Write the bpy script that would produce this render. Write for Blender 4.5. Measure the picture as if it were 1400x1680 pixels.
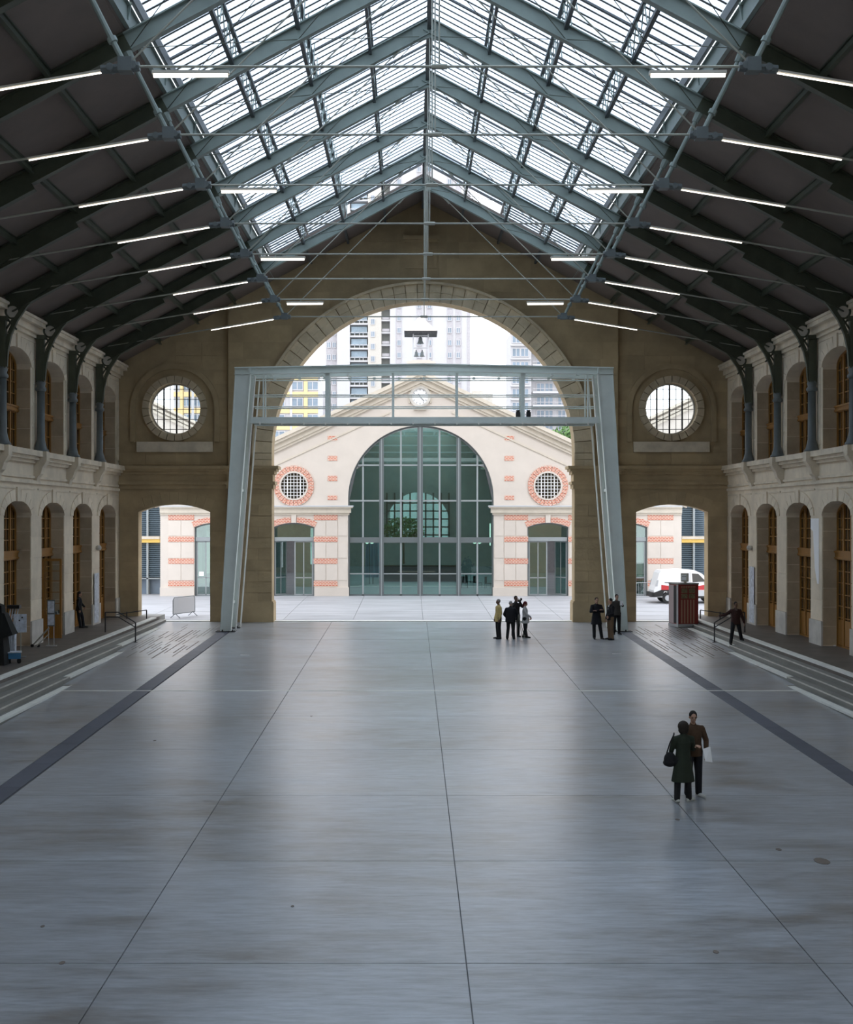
import bpy, bmesh, math, random
from mathutils import Vector, Matrix
from mathutils.geometry import tessellate_polygon
for o in list(bpy.data.objects): bpy.data.objects.remove(o)
SC = bpy.context.scene
COL = SC.collection
PI = math.pi
# ------------------------------------------------------------------ camera
cam = bpy.data.objects.new('camera', bpy.data.cameras.new('camera'))
COL.objects.link(cam)
cam.location = (-0.556, 0.0, 5.135)
cam.rotation_euler = (PI / 2, 0, 0)
cam.data.sensor_fit = 'HORIZONTAL'
cam.data.sensor_width = 36.0
cam.data.lens = 36.0 * 2091 / 1400
cam.data.shift_x = (700 - 676) / 1400
cam.data.shift_y = (849 - 840) / 1400
cam.data.clip_start = 0.1
cam.data.clip_end = 2000
SC.camera = cam
# ------------------------------------------------------------------ sky, exposure
world = bpy.data.worlds.new('overcast_sky'); SC.world = world
world.use_nodes = True
wn = world.node_tree; wn.nodes.clear()
wo = wn.nodes.new('ShaderNodeOutputWorld'); wb = wn.nodes.new('ShaderNodeBackground')
wt = wn.nodes.new('ShaderNodeTexCoord'); ws = wn.nodes.new('ShaderNodeSeparateXYZ'); wr = wn.nodes.new('ShaderNodeValToRGB')
wr.color_ramp.elements[0].position = 0.0; wr.color_ramp.elements[0].color = (0.86, 0.89, 0.94, 1)
wr.color_ramp.elements[1].position = 1.0; wr.color_ramp.elements[1].color = (0.95, 1.0, 1.08, 1)
wn.links.new(wt.outputs['Generated'], ws.inputs[0]); wn.links.new(ws.outputs['Z'], wr.inputs[0])
wn.links.new(wr.outputs[0], wb.inputs[0]); wn.links.new(wb.outputs[0], wo.inputs[0])
wb.inputs[1].default_value = 3.0
SC.view_settings.view_transform = 'Standard'
SC.view_settings.look = 'None'
SC.view_settings.exposure = 0.0
SC.view_settings.gamma = 1.0
SC.view_settings.use_curve_mapping = False
SC.cycles.max_bounces = 9
SC.cycles.diffuse_bounces = 5
SC.cycles.transparent_max_bounces = 24
SC.cycles.sample_clamp_indirect = 8.0

RND = random.Random(7)
# ------------------------------------------------------------------ materials
def nd(m, t, **k):
    n = m.node_tree.nodes.new(t)
    for a, b in k.items(): setattr(n, a, b)
    return n
def mat(name, col, rough=0.7, metal=0.0, spec=0.5, var=0.0, scale=3.0, bump=0.0, bscale=20.0, objvar=0.0, stretch=None, dark=None):
    m = bpy.data.materials.new(name); m.use_nodes = True
    nt = m.node_tree; b = nt.nodes['Principled BSDF']
    b.inputs['Base Color'].default_value = (*col, 1); b.inputs['Roughness'].default_value = rough
    b.inputs['Metallic'].default_value = metal
    b.inputs['Specular IOR Level'].default_value = spec
    if var or objvar or bump:
        tc = nd(m, 'ShaderNodeTexCoord'); mp = nd(m, 'ShaderNodeMapping')
        if stretch: mp.inputs['Scale'].default_value = stretch
        geo = nd(m, 'ShaderNodeNewGeometry')
        nt.links.new(geo.outputs['Position'], mp.inputs[0])
        src = None
        if var:
            no = nd(m, 'ShaderNodeTexNoise'); no.inputs['Scale'].default_value = scale; no.inputs['Detail'].default_value = 6; no.inputs['Roughness'].default_value = 0.62
            nt.links.new(mp.outputs[0], no.inputs[0])
            cr = nd(m, 'ShaderNodeValToRGB')
            d = dark or tuple(c * (1 - var) for c in col)
            cr.color_ramp.elements[0].position = 0.33; cr.color_ramp.elements[0].color = (*d, 1)
            cr.color_ramp.elements[1].position = 0.67; cr.color_ramp.elements[1].color = (*[min(1, c * (1 + var * 0.5)) for c in col], 1)
            nt.links.new(no.outputs['Fac'], cr.inputs[0]); src = cr.outputs[0]
        if objvar:
            oi = nd(m, 'ShaderNodeObjectInfo'); mr = nd(m, 'ShaderNodeMapRange')
            mr.inputs['To Min'].default_value = 1 - objvar; mr.inputs['To Max'].default_value = 1 + objvar * 0.6
            nt.links.new(oi.outputs['Random'], mr.inputs[0])
            hv = nd(m, 'ShaderNodeHueSaturation'); nt.links.new(mr.outputs[0], hv.inputs['Value'])
            if src: nt.links.new(src, hv.inputs['Color'])
            else: hv.inputs['Color'].default_value = (*col, 1)
            src = hv.outputs[0]
        if src: nt.links.new(src, b.inputs['Base Color'])
        if bump:
            n2 = nd(m, 'ShaderNodeTexNoise'); n2.inputs['Scale'].default_value = bscale; n2.inputs['Detail'].default_value = 5
            nt.links.new(geo.outputs['Position'], n2.inputs[0])
            bp = nd(m, 'ShaderNodeBump'); bp.inputs['Strength'].default_value = bump; bp.inputs['Distance'].default_value = 0.02
            nt.links.new(n2.outputs['Fac'], bp.inputs['Height']); nt.links.new(bp.outputs[0], b.inputs['Normal'])
    return m
def emis(name, col, s):
    m = bpy.data.materials.new(name); m.use_nodes = True
    b = m.node_tree.nodes['Principled BSDF']; b.inputs['Base Color'].default_value = (*col, 1)
    b.inputs['Emission Color'].default_value = (*col, 1); b.inputs['Emission Strength'].default_value = s
    return m
def glass(name, tint, refl=0.08, rough=0.02, translucent=0.0, tcol=(1, 1, 1)):
    m = bpy.data.materials.new(name); m.use_nodes = True
    nt = m.node_tree; nt.nodes.remove(nt.nodes['Principled BSDF']); out = nt.nodes['Material Output']
    tr = nd(m, 'ShaderNodeBsdfTransparent'); tr.inputs[0].default_value = (*tint, 1)
    src = tr
    if translucent:
        tl = nd(m, 'ShaderNodeBsdfTranslucent'); tl.inputs[0].default_value = (*tcol, 1)
        mx = nd(m, 'ShaderNodeMixShader'); mx.inputs[0].default_value = translucent
        nt.links.new(tr.outputs[0], mx.inputs[1]); nt.links.new(tl.outputs[0], mx.inputs[2]); src = mx
    gl = nd(m, 'ShaderNodeBsdfGlossy'); gl.inputs['Roughness'].default_value = rough
    m2 = nd(m, 'ShaderNodeMixShader'); m2.inputs[0].default_value = refl
    nt.links.new(src.outputs[0], m2.inputs[1]); nt.links.new(gl.outputs[0], m2.inputs[2])
    nt.links.new(m2.outputs[0], out.inputs[0])
    return m
M = {}
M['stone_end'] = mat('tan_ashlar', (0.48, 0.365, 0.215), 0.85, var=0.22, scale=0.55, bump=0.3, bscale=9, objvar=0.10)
M['stone_jamb_shade'] = mat('shade_darkened_jamb_stone', (0.52, 0.41, 0.28), 0.85, var=0.2, scale=0.9, bump=0.3, bscale=9, objvar=0.1)  # side wall stone with the shade of the reveals put into its colour
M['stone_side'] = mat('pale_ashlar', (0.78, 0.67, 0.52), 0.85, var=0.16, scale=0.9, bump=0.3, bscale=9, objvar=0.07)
M['stone_trim'] = mat('moulded_stone', (0.74, 0.64, 0.50), 0.8, var=0.2, scale=1.3, bump=0.3, bscale=9)
M['stone_ring'] = mat('arch_stone', (0.64, 0.53, 0.37), 0.8, var=0.2, scale=1.1, bump=0.3, bscale=9, objvar=0.08)
M['plinth'] = mat('grey_plinth_stone', (0.60, 0.57, 0.52), 0.8, var=0.2, scale=1.5, bump=0.2, bscale=9)
M['facade'] = mat('white_limestone', (0.66, 0.595, 0.53), 0.85, var=0.05, scale=0.8, objvar=0.03)
M['facade_trim'] = mat('cream_limestone', (0.62, 0.56, 0.47), 0.8, var=0.08, scale=2)
M['steel'] = mat('grey_green_steel', (0.26, 0.31, 0.29), 0.5, spec=0.4, var=0.12, scale=1.0)
M['gantry'] = mat('pale_green_steel', (0.78, 0.84, 0.80), 0.5, spec=0.4, var=0.08, scale=0.8)
M['iron'] = mat('dark_green_iron_and_rafter_shade', (0.065, 0.075, 0.05), 0.55, var=0.2, scale=2)
M['colpaint'] = mat('blue_grey_iron', (0.13, 0.15, 0.155), 0.45, var=0.15, scale=2)
M['soffit'] = mat('brown_soffit_board', (0.195, 0.155, 0.135), 0.85, var=0.12, scale=0.6, objvar=0.06)
M['bar'] = mat('dark_glazing_bar', (0.075, 0.085, 0.095), 0.5)
M['rod'] = mat('steel_tie_rod', (0.38, 0.38, 0.33), 0.4, metal=0.2)
M['lamp'] = emis('fluorescent_tube', (1.0, 0.93, 0.82), 3.0)
M['lampbody'] = mat('lamp_housing', (0.55, 0.52, 0.46), 0.5)
M['wood'] = mat('ochre_varnished_wood', (0.34, 0.155, 0.028), 0.5, var=0.25, scale=4, stretch=(3, 3, 0.4))
M['darkglass'] = mat('dark_window_glass', (0.035, 0.03, 0.022), 0.12, spec=0.5)
M['joint'] = mat('floor_joint', (0.13, 0.13, 0.135), 0.7)
M['band'] = mat('blue_grey_channel_cover', (0.105, 0.115, 0.15), 0.5, var=0.15, scale=1.0, objvar=0.12)
M['platform'] = mat('dark_platform_paving', (0.135, 0.115, 0.10), 0.55, var=0.25, scale=1.2)
M['step'] = mat('grey_step_stone', (0.24, 0.235, 0.215), 0.6, var=0.2, scale=2, stretch=(1, 0.2, 1))
M['strip'] = mat('white_nosing_stone', (0.85, 0.85, 0.80), 0.6, var=0.1, scale=2)
M['slot'] = mat('brown_floor_slot', (0.17, 0.14, 0.12), 0.6)
M['court'] = mat('pale_court_paving', (0.40, 0.405, 0.43), 0.6, var=0.22, scale=0.8, stretch=(0.35, 1.5, 1), objvar=0.03)
M['black'] = mat('black_metal', (0.02, 0.02, 0.022), 0.5)
M['white'] = mat('white_paint', (0.92, 0.92, 0.93), 0.5)
M['mull'] = mat('grey_mullion_metal', (0.13, 0.15, 0.155), 0.45, spec=0.4)
M['mull_light'] = mat('silver_mullion_metal', (0.30, 0.33, 0.34), 0.4, spec=0.4)
M['fglass'] = glass('green_glass', (0.50, 0.72, 0.68), 0.16, 0.01)
M['thinglass'] = glass('clear_glass', (0.93, 0.95, 0.95), 0.04, 0.02)
M['skyglass'] = glass('frosted_roof_glass', (0.80, 0.86, 0.91), 0.02, 0.1, 0.5, (0.80, 0.865, 0.92))
M['zinc'] = mat('weathered_zinc', (0.55, 0.57, 0.60), 0.5)
M['t_grey'] = mat('grey_panel', (.42, .40, .41), .9, var=.12)
def brickmat():
    m = bpy.data.materials.new('red_brick'); m.use_nodes = True; nt = m.node_tree; b = nt.nodes['Principled BSDF']
    tc = nd(m, 'ShaderNodeNewGeometry'); sx = nd(m, 'ShaderNodeSeparateXYZ'); cx = nd(m, 'ShaderNodeCombineXYZ')
    nt.links.new(tc.outputs['Position'], sx.inputs[0]); nt.links.new(sx.outputs['X'], cx.inputs['X']); nt.links.new(sx.outputs['Z'], cx.inputs['Y'])
    br = nd(m, 'ShaderNodeTexBrick'); br.inputs['Scale'].default_value = 1.0
    br.inputs['Color1'].default_value = (0.62, 0.20, 0.12, 1); br.inputs['Color2'].default_value = (0.50, 0.14, 0.09, 1)
    br.inputs['Mortar'].default_value = (0.72, 0.60, 0.50, 1); br.inputs['Mortar Size'].default_value = 0.016
    br.inputs['Brick Width'].default_value = 0.2; br.inputs['Row Height'].default_value = 0.09
    nt.links.new(cx.outputs[0], br.inputs[0]); nt.links.new(br.outputs[0], b.inputs['Base Color']); b.inputs['Roughness'].default_value = 0.9
    return m
M['brick'] = brickmat()
def floormat():
    m = bpy.data.materials.new('polished_concrete'); m.use_nodes = True; nt = m.node_tree; b = nt.nodes['Principled BSDF']
    g = nd(m, 'ShaderNodeNewGeometry')
    def noise(sc, st, det=6, ro=0.6):
        mp = nd(m, 'ShaderNodeMapping'); mp.inputs['Scale'].default_value = st
        n = nd(m, 'ShaderNodeTexNoise'); n.inputs['Scale'].default_value = sc; n.inputs['Detail'].default_value = det; n.inputs['Roughness'].default_value = ro
        nt.links.new(g.outputs['Position'], mp.inputs[0]); nt.links.new(mp.outputs[0], n.inputs[0]); return n
    n1 = noise(0.13, (1, 1, 1), 5, 0.6); n2 = noise(0.9, (0.45, 1.5, 1), 8, 0.7); n3 = noise(5.0, (0.3, 2.0, 1), 6, 0.7)
    r1 = nd(m, 'ShaderNodeValToRGB'); e = r1.color_ramp.elements
    e[0].position = 0.36; e[0].color = (0.19, 0.175, 0.16, 1); e[1].position = 0.62; e[1].color = (0.42, 0.455, 0.51, 1)
    e2 = r1.color_ramp.elements.new(0.48); e2.color = (0.325, 0.345, 0.375, 1)
    ad = nd(m, 'ShaderNodeMath', operation='MULTIPLY_ADD'); ad.inputs[1].default_value = 0.5; nt.links.new(n2.outputs['Fac'], ad.inputs[0])
    m1 = nd(m, 'ShaderNodeMath', operation='MULTIPLY'); m1.inputs[1].default_value = 0.5; nt.links.new(n1.outputs['Fac'], m1.inputs[0])
    nt.links.new(m1.outputs[0], ad.inputs[2]); nt.links.new(ad.outputs[0], r1.inputs[0])
    mx = nd(m, 'ShaderNodeMixRGB', blend_type='MULTIPLY'); mx.inputs[0].default_value = 0.8
    r3 = nd(m, 'ShaderNodeValToRGB'); r3.color_ramp.elements[0].position = 0.3; r3.color_ramp.elements[0].color = (0.58, 0.57, 0.56, 1)
    r3.color_ramp.elements[1].position = 0.6; r3.color_ramp.elements[1].color = (1.1, 1.1, 1.1, 1)
    nt.links.new(n3.outputs['Fac'], r3.inputs[0]); nt.links.new(r1.outputs[0], mx.inputs[1]); nt.links.new(r3.outputs[0], mx.inputs[2])
    oi = nd(m, 'ShaderNodeObjectInfo'); mr = nd(m, 'ShaderNodeMapRange'); mr.inputs['To Min'].default_value = 0.93; mr.inputs['To Max'].default_value = 1.05
    nt.links.new(oi.outputs['Random'], mr.inputs[0])
    hv = nd(m, 'ShaderNodeHueSaturation'); nt.links.new(mr.outputs[0], hv.inputs['Value']); nt.links.new(mx.outputs[0], hv.inputs['Color'])
    nt.links.new(hv.outputs[0], b.inputs['Base Color'])
    rr = nd(m, 'ShaderNodeMapRange'); rr.inputs['To Min'].default_value = 0.22; rr.inputs['To Max'].default_value = 0.44
    nt.links.new(n2.outputs['Fac'], rr.inputs[0]); nt.links.new(rr.outputs[0], b.inputs['Roughness'])
    b.inputs['Specular IOR Level'].default_value = 0.95
    b.inputs['Coat Weight'].default_value = 0.35; b.inputs['Coat Roughness'].default_value = 0.28
    bp = nd(m, 'ShaderNodeBump'); bp.inputs['Strength'].default_value = 0.08; bp.inputs['Distance'].default_value = 0.01
    nt.links.new(n3.outputs['Fac'], bp.inputs['Height']); nt.links.new(bp.outputs[0], b.inputs['Normal'])
    return m
M['floor'] = floormat()

# ------------------------------------------------------------------ mesh builder
class MB:
    def __init__(s): s.v = []; s.f = []
    def box(s, x0, x1, y0, y1, z0, z1):
        n = len(s.v)
        s.v += [(x0, y0, z0), (x1, y0, z0), (x1, y1, z0), (x0, y1, z0), (x0, y0, z1), (x1, y0, z1), (x1, y1, z1), (x0, y1, z1)]
        s.f += [tuple(n + i for i in q) for q in ((3, 2, 1, 0), (4, 5, 6, 7), (0, 1, 5, 4), (1, 2, 6, 5), (2, 3, 7, 6), (3, 0, 4, 7))]
        return s
    def hexa(s, pts):
        n = len(s.v); s.v += [tuple(p) for p in pts]
        s.f += [tuple(n + i for i in q) for q in ((3, 2, 1, 0), (4, 5, 6, 7), (0, 1, 5, 4), (1, 2, 6, 5), (2, 3, 7, 6), (3, 0, 4, 7))]
        return s
    def beam(s, p0, p1, w, h, up=(0, 0, 1), off=0.0):
        """box from p0 to p1, w wide, h deep; off shifts it along its own up axis"""
        p0 = Vector(p0); p1 = Vector(p1); d = (p1 - p0).normalized(); u = Vector(up); r = d.cross(u)
        if r.length < 1e-4: r = d.cross(Vector((0, 1, 0)))
        r.normalize(); u = r.cross(d).normalized()
        a = r * w / 2; b = u * h / 2; o = u * off; q = []
        for p in (p0, p1):
            q += [p - a - b + o, p + a - b + o, p + a + b + o, p - a + b + o]
        n = len(s.v); s.v += [tuple(x) for x in q]
        s.f += [tuple(n + i for i in q) for q in ((3, 2, 1, 0), (4, 5, 6, 7), (0, 1, 5, 4), (1, 2, 6, 5), (2, 3, 7, 6), (3, 0, 4, 7))]
        return s
    def ibeam(s, p0, p1, w, h, up=(0, 0, 1), off=0.0, tf=0.03, tw=0.02):
        s.beam(p0, p1, tw, h - 2 * tf, up, off)
        s.beam(p0, p1, w, tf, up, off + h / 2 - tf / 2); s.beam(p0, p1, w, tf, up, off - h / 2 + tf / 2)
        return s
    def tube(s, p0, p1, r0, r1=None, n=8, caps=True):
        r1 = r0 if r1 is None else r1
        p0 = Vector(p0); p1 = Vector(p1); d = (p1 - p0).normalized()
        a = d.orthogonal().normalized(); b = d.cross(a); k = len(s.v)
        for p, r in ((p0, r0), (p1, r1)):
            for i in range(n):
                t = 2 * PI * i / n; s.v.append(tuple(p + a * math.cos(t) * r + b * math.sin(t) * r))
        for i in range(n):
            j = (i + 1) % n; s.f.append((k + i, k + j, k + n + j, k + n + i))
        if caps: s.f += [tuple(k + n - 1 - i for i in range(n)), tuple(k + n + i for i in range(n))]
        return s
    def path(s, pts, r, n=6):
        for a, b in zip(pts, pts[1:]): s.tube(a, b, r, r, n)
        return s
    def lathe(s, prof, c=(0, 0, 0), n=16, sx=1, sy=1):
        k = len(s.v)
        for r, z in prof:
            for i in range(n):
                t = 2 * PI * i / n; s.v.append((c[0] + math.cos(t) * r * sx, c[1] + math.sin(t) * r * sy, c[2] + z))
        for a in range(len(prof) - 1):
            for i in range(n):
                j = (i + 1) % n; s.f.append((k + a * n + i, k + a * n + j, k + (a + 1) * n + j, k + (a + 1) * n + i))
        s.f += [tuple(k + n - 1 - i for i in range(n)), tuple(k + (len(prof) - 1) * n + i for i in range(n))]
        return s
    def plate(s, outer, holes, d0, d1, mp):
        """flat plate with holes: (u,v) outlines, from depth d0 to d1, placed by mp(u,v,d)"""
        loops = [outer] + list(holes)
        flat = [p for l in loops for p in l]
        tris = tessellate_polygon([[Vector((p[0], p[1], 0)) for p in l] for l in loops])
        k = len(s.v); N = len(flat)
        for d in (d0, d1): s.v += [tuple(mp(p[0], p[1], d)) for p in flat]
        for t in tris:
            s.f.append((k + t[0], k + t[1], k + t[2])); s.f.append((k + N + t[2], k + N + t[1], k + N + t[0]))
        b = 0
        for l in loops:
            m = len(l)
            for i in range(m):
                j = (i + 1) % m; s.f.append((k + b + i, k + b + j, k + N + b + j, k + N + b + i))
            b += m
        return s
    def ring(s, cu, cv, r0, r1, a0, a1, d0, d1, mp, seg=1, e0=1.0, e1=1.0):
        """wedge of a ring between angles a0..a1 (e0, e1 squash the height of inner and outer arc)"""
        for i in range(seg):
            t0 = a0 + (a1 - a0) * i / seg; t1 = a0 + (a1 - a0) * (i + 1) / seg
            P = [(cu + r * math.cos(t), cv + r * e * math.sin(t)) for r, e, t in ((r0, e0, t0), (r1, e1, t0), (r1, e1, t1), (r0, e0, t1))]
            s.hexa([mp(p[0], p[1], d0) for p in P] + [mp(p[0], p[1], d1) for p in P])
        return s
    def mesh(s, name, m, smooth=False):
        me = bpy.data.meshes.new(name); me.from_pydata(s.v, [], s.f)
        me.materials.append(m if not isinstance(m, str) else M[m])
        bm = bmesh.new(); bm.from_mesh(me); bmesh.ops.recalc_face_normals(bm, faces=bm.faces); bm.to_mesh(me); bm.free()
        if smooth:
            for p in me.polygons: p.use_smooth = True
        return me
    def build(s, name, m, parent=None, smooth=False):
        return link(name, s.mesh(name, m, smooth), parent)
def link(name, me, parent=None, loc=(0, 0, 0), rz=0.0):
    o = bpy.data.objects.new(name, me); COL.objects.link(o); o.location = loc
    if rz: o.rotation_euler.z = rz
    if parent is not None: o.parent = parent
    return o
def tag(o, label=None, cat=None, group=None, kind=None):
    if label: o['label'] = label
    if cat: o['category'] = cat
    if group: o['group'] = group
    if kind: o['kind'] = kind
    return o
def empty(name, loc=(0, 0, 0), rz=0.0, label=None, cat=None, group=None, kind=None, parent=None):
    o = bpy.data.objects.new(name, None); COL.objects.link(o); o.location = loc; o.rotation_euler.z = rz
    o.empty_display_size = 0.2
    if parent is not None: o.parent = parent
    return tag(o, label, cat, group, kind)
def copy_tree(o, parent=None, label=None):
    c = o.copy(); COL.objects.link(c)
    if parent is not None: c.parent = parent
    if label: c['label'] = label
    for ch in list(o.children): copy_tree(ch, c)
    return c
XZ = lambda y: (lambda u, v, d: (u, y + d, v))
def arch_pts(x0, x1, z0, zs, rise, n=14):
    """opening outline: sill z0, springing zs, elliptical head of the given rise"""
    c = (x0 + x1) / 2; a = (x1 - x0) / 2
    p = [(x0, z0), (x1, z0)]
    for i in range(n + 1):
        t = PI * i / n; p.append((c + a * math.cos(t), zs + rise * math.sin(t)))
    return p
def seg_arch(x0, x1, z0, zs, rise, n=12):
    """opening outline with a shallow circular segment as its head"""
    c = (x0 + x1) / 2; a = (x1 - x0) / 2; R = (a * a + rise * rise) / (2 * rise); t0 = math.asin(a / R)
    p = [(x0, z0), (x1, z0)]
    for i in range(n + 1):
        t = t0 - 2 * t0 * i / n; p.append((c + R * math.sin(t), zs + rise - R + R * math.cos(t)))
    return p
def circ(cx, cz, r, n=40): return [(cx + r * math.cos(2 * PI * i / n), cz + r * math.sin(2 * PI * i / n)) for i in range(n)]
SL = 0.0177
def fz(y): return -(62.8 - y) * SL           # the floor rises gently towards the courtyard
def rz(x): return 20.67 - 0.535 * abs(x)      # roof line
FW = 2091.0
def P(px, py, Y):
    s = FW / Y; return ((px - 676) / s - 0.556, 5.135 - (py - 849) / s)
TR = [58.05 - 4.6 * k for k in range(15)]     # truss lines, from the end wall backwards
ORD = ['nearest the far end wall', 'second from the far end wall', 'third from the far end wall', 'fourth from the far end wall', 'fifth from the far end wall', 'sixth from the far end wall', 'seventh from the far end wall', 'eighth from the far end wall', 'ninth from the far end wall']

# ================================================================== FLOOR
fl = MB(); Y0, Y1 = -8.0, 79.3
for xa, xb in ((-15.2, 15.2),):
    fl.hexa([(xa, Y0, fz(Y0) - .6), (xb, Y0, fz(Y0) - .6), (xb, 63.6, fz(63.6) - .6), (xa, 63.6, fz(63.6) - .6),
             (xa, Y0, fz(Y0) - .02), (xb, Y0, fz(Y0) - .02), (xb, 63.6, fz(63.6) - .02), (xa, 63.6, fz(63.6) - .02)])
floor = tag(fl.build('floor', 'joint'), 'polished grey concrete hall floor with slab joints', 'floor', kind='structure')
def slab(name, x0, x1, y0, y1, m, parent, top=0.0, th=0.02, g=0.009):
    x0 += g; x1 -= g; y0 += g; y1 -= g
    b = MB(); b.hexa([(x0, y0, fz(y0) + top - th), (x1, y0, fz(y0) + top - th), (x1, y1, fz(y1) + top - th), (x0, y1, fz(y1) + top - th),
                      (x0, y0, fz(y0) + top), (x1, y0, fz(y0) + top), (x1, y1, fz(y1) + top), (x0, y1, fz(y1) + top)])
    return b.build(name, m, parent)
rows = [-8, -1.9, 2.8, 7.5] + [12.25 + 4.75 * i for i in range(12)]
rows = [r for r in rows if r < 62.0] + [62.8]
rows[rows.index(40.75)] = 40.65
cols = [-8.86, -4.49, 0.17, 4.83, 8.94]
for a, b in zip(rows, rows[1:]):
    for c, d in zip(cols, cols[1:]): slab('floor_slab', c, d, a, b, 'floor', floor)
for s in (-1, 1):
    for a, b in ((-8, 17), (17, 40.65), (40.65, 62.8)):
        x0, x1 = sorted((s * 9.40, s * 13.2)); slab('floor_slab', x0, x1, a, b, 'floor', floor)
    yy = -8.0
    while yy < 58.6:
        y2 = min(yy + 2.35, 58.6); x0, x1 = sorted((s * 8.90, s * 9.40)); slab('channel_cover', x0, x1, yy, y2, 'band', floor, 0.003, g=0.006); yy = y2
    x0, x1 = sorted((s * 8.90, s * 9.40)); slab('floor_slab', x0, x1, 58.6, 62.8, 'floor', floor)
    r = random.Random(11 + s)
    for i in range(15):
        x = s * (9.65 + 0.17 * i); y = 48.5 + r.uniform(0, 5)
        while y < 60.5:
            L = r.uniform(1.5, 5.0); w = r.uniform(.015, .035)
            if y + L > 61.5: break
            slab('floor_slot', x - w, x + w, y, y + L, 'slot' if r.random() < .7 else 'step', floor, 0.004, g=0); y += L + r.uniform(.5, 4.0)
slab('white_joint', -12.0, 12.0, 40.60, 40.72, 'strip', floor, 0.004, g=0)
slab('threshold_strip', -14.9, 14.9, 62.85, 63.25, 'strip', floor, 0.03, th=.05, g=0)
cover = MB()
for (px, py, w) in ((1349, 1413, .13), (1278, 1394, .05), (1175, 1562, .04), (102, 1580, .04), (1112, 1345, .045), (511, 1175, .035), (70, 1520, .03), (480, 1487, .025), (254, 1215, .04)):
    Y = 13062 / (py - 812); x = (px - 676) * Y / FW - .556
    cover.lathe([(w, 0), (w, .005)], (x, Y, fz(Y) + .001), 10, sx=1, sy=1.6)
tag(cover.build('floor_cover', 'slot', floor), kind='stuff')
for px, py in ((400, 1075), (1011, 1073)):
    Y = 13062 / (py - 812); x = (px - 676) * Y / FW - .556
    MB().hexa([(x - .14, Y - .05, fz(Y)), (x + .22, Y - .03, fz(Y)), (x + .22, Y + .03, fz(Y)), (x - .14, Y + .12, fz(Y)), (x - .14, Y - .05, fz(Y) + .012), (x + .22, Y - .03, fz(Y) + .012), (x + .22, Y + .03, fz(Y) + .012), (x - .14, Y + .12, fz(Y) + .012)]).build('floor_marker', 'white', floor)
# courtyard
ct = MB().hexa([(-60, 63.6, fz(63.6) - .5), (60, 63.6, fz(63.6) - .5), (60, 90, fz(79) - .5), (-60, 90, fz(79) - .5),
                (-60, 63.6, fz(63.6) - .03), (60, 63.6, fz(63.6) - .03), (60, 90, fz(90) - .03), (-60, 90, fz(90) - .03)])
ct.box(-400, 400, 90, 700, -.5, .3)
court = tag(ct.build('courtyard_paving', 'court'), 'pale grey paved courtyard floor between hall and facade', 'paving', kind='structure')
for i in range(7):
    for j in range(12):
        slab('paving_slab', -21 + 3.5 * j, -17.5 + 3.5 * j, 63.6 + 2.3 * i, 65.9 + 2.3 * i, 'court', court, 0.0, g=.01)

# ================================================================== END WALL
YW = 62.8
def gable(zb, ext=0.0, w=15.0): return [(-w, zb), (w, zb), (w, rz(w) + ext), (0, rz(0) + ext), (-w, rz(w) + ext)]
RP, ZP = 7.43, 8.29
portal = arch_pts(-RP, RP, -1.2, ZP, RP, 48)
sideL = seg_arch(-14.04, -10.5, -1.2, 5.40, .38); sideR = seg_arch(10.5, 14.04, -1.2, 5.40, .38)
WX, WZ, WR = 12.23, 10.5, 1.27
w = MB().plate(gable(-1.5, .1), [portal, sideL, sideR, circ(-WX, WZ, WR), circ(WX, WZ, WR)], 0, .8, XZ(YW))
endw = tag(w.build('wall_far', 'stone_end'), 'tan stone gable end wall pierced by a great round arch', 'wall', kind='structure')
CF = YW - .25   # face of the projecting centre
def strip_gable(zb, x): return [(-x, zb), (x, zb), (x, rz(x) + .05), (0, rz(0) + .05), (-x, rz(x) + .05)]
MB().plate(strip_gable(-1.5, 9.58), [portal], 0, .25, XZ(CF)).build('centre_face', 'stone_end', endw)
# facing stones
def stone(x0, x1, z0, z1, yf, m='stone_end', name='stone', parent=None, th=.022, g=.014):
    return MB().box(x0 + g, x1 - g, yf - th, yf, z0 + g, z1 - g).build(name, m, parent or endw)
r = random.Random(3); nst = 0
for s in (-1, 1):                                   # piers of the portal
    z = 0.9; k = 0
    while z < 6.3:
        h = .54; cut = 8.35 + (.35 if k % 2 else -.25)
        for a, b in ((7.43, cut), (cut, 9.58)):
            x0, x1 = sorted((s * a, s * b)); stone(x0, x1, z, z + h, CF); nst += 1
        z += h; k += 1
    z = 0.0; k = 0
    while z < 5.9:                                  # strips beside the low arches
        h = .74
        for a, b in ((9.6, 10.48), (14.06, 14.98)):
            x0, x1 = sorted((s * a, s * b)); stone(x0, x1, max(z, fz(YW)), min(z + h, 6.0), YW); nst += 1
        z += h
    for zz, xs in ((7.72, (9.62, 11.0, 12.2, 13.7, 14.98)), (8.9, (9.62, 10.32)), (9.6, (9.62, 10.32)), (10.3, (9.62, 10.32)), (11.0, (9.62, 10.32)), (11.7, (9.62, 10.32)), (8.9, (14.2, 14.98)), (9.5, (14.2, 14.98)), (10.1, (14.2, 14.98)), (10.7, (14.2, 14.98)), (11.3, (14.2, 14.98))):
        hh = .6
        for a, b in zip(xs, xs[1:]):
            x0, x1 = sorted((s * a, s * b)); stone(x0, x1, zz, zz + hh, YW); nst += 1
    for zz in (12.4, 13.1):
        for a, b in ((9.62, 10.9), (10.9, 12.2), (12.2, 13.4)):
            if rz(b) > zz + .75:
                x0, x1 = sorted((s * a, s * b)); stone(x0, x1, zz, zz + .7, YW); nst += 1
z = 8.0; k = 0
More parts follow.
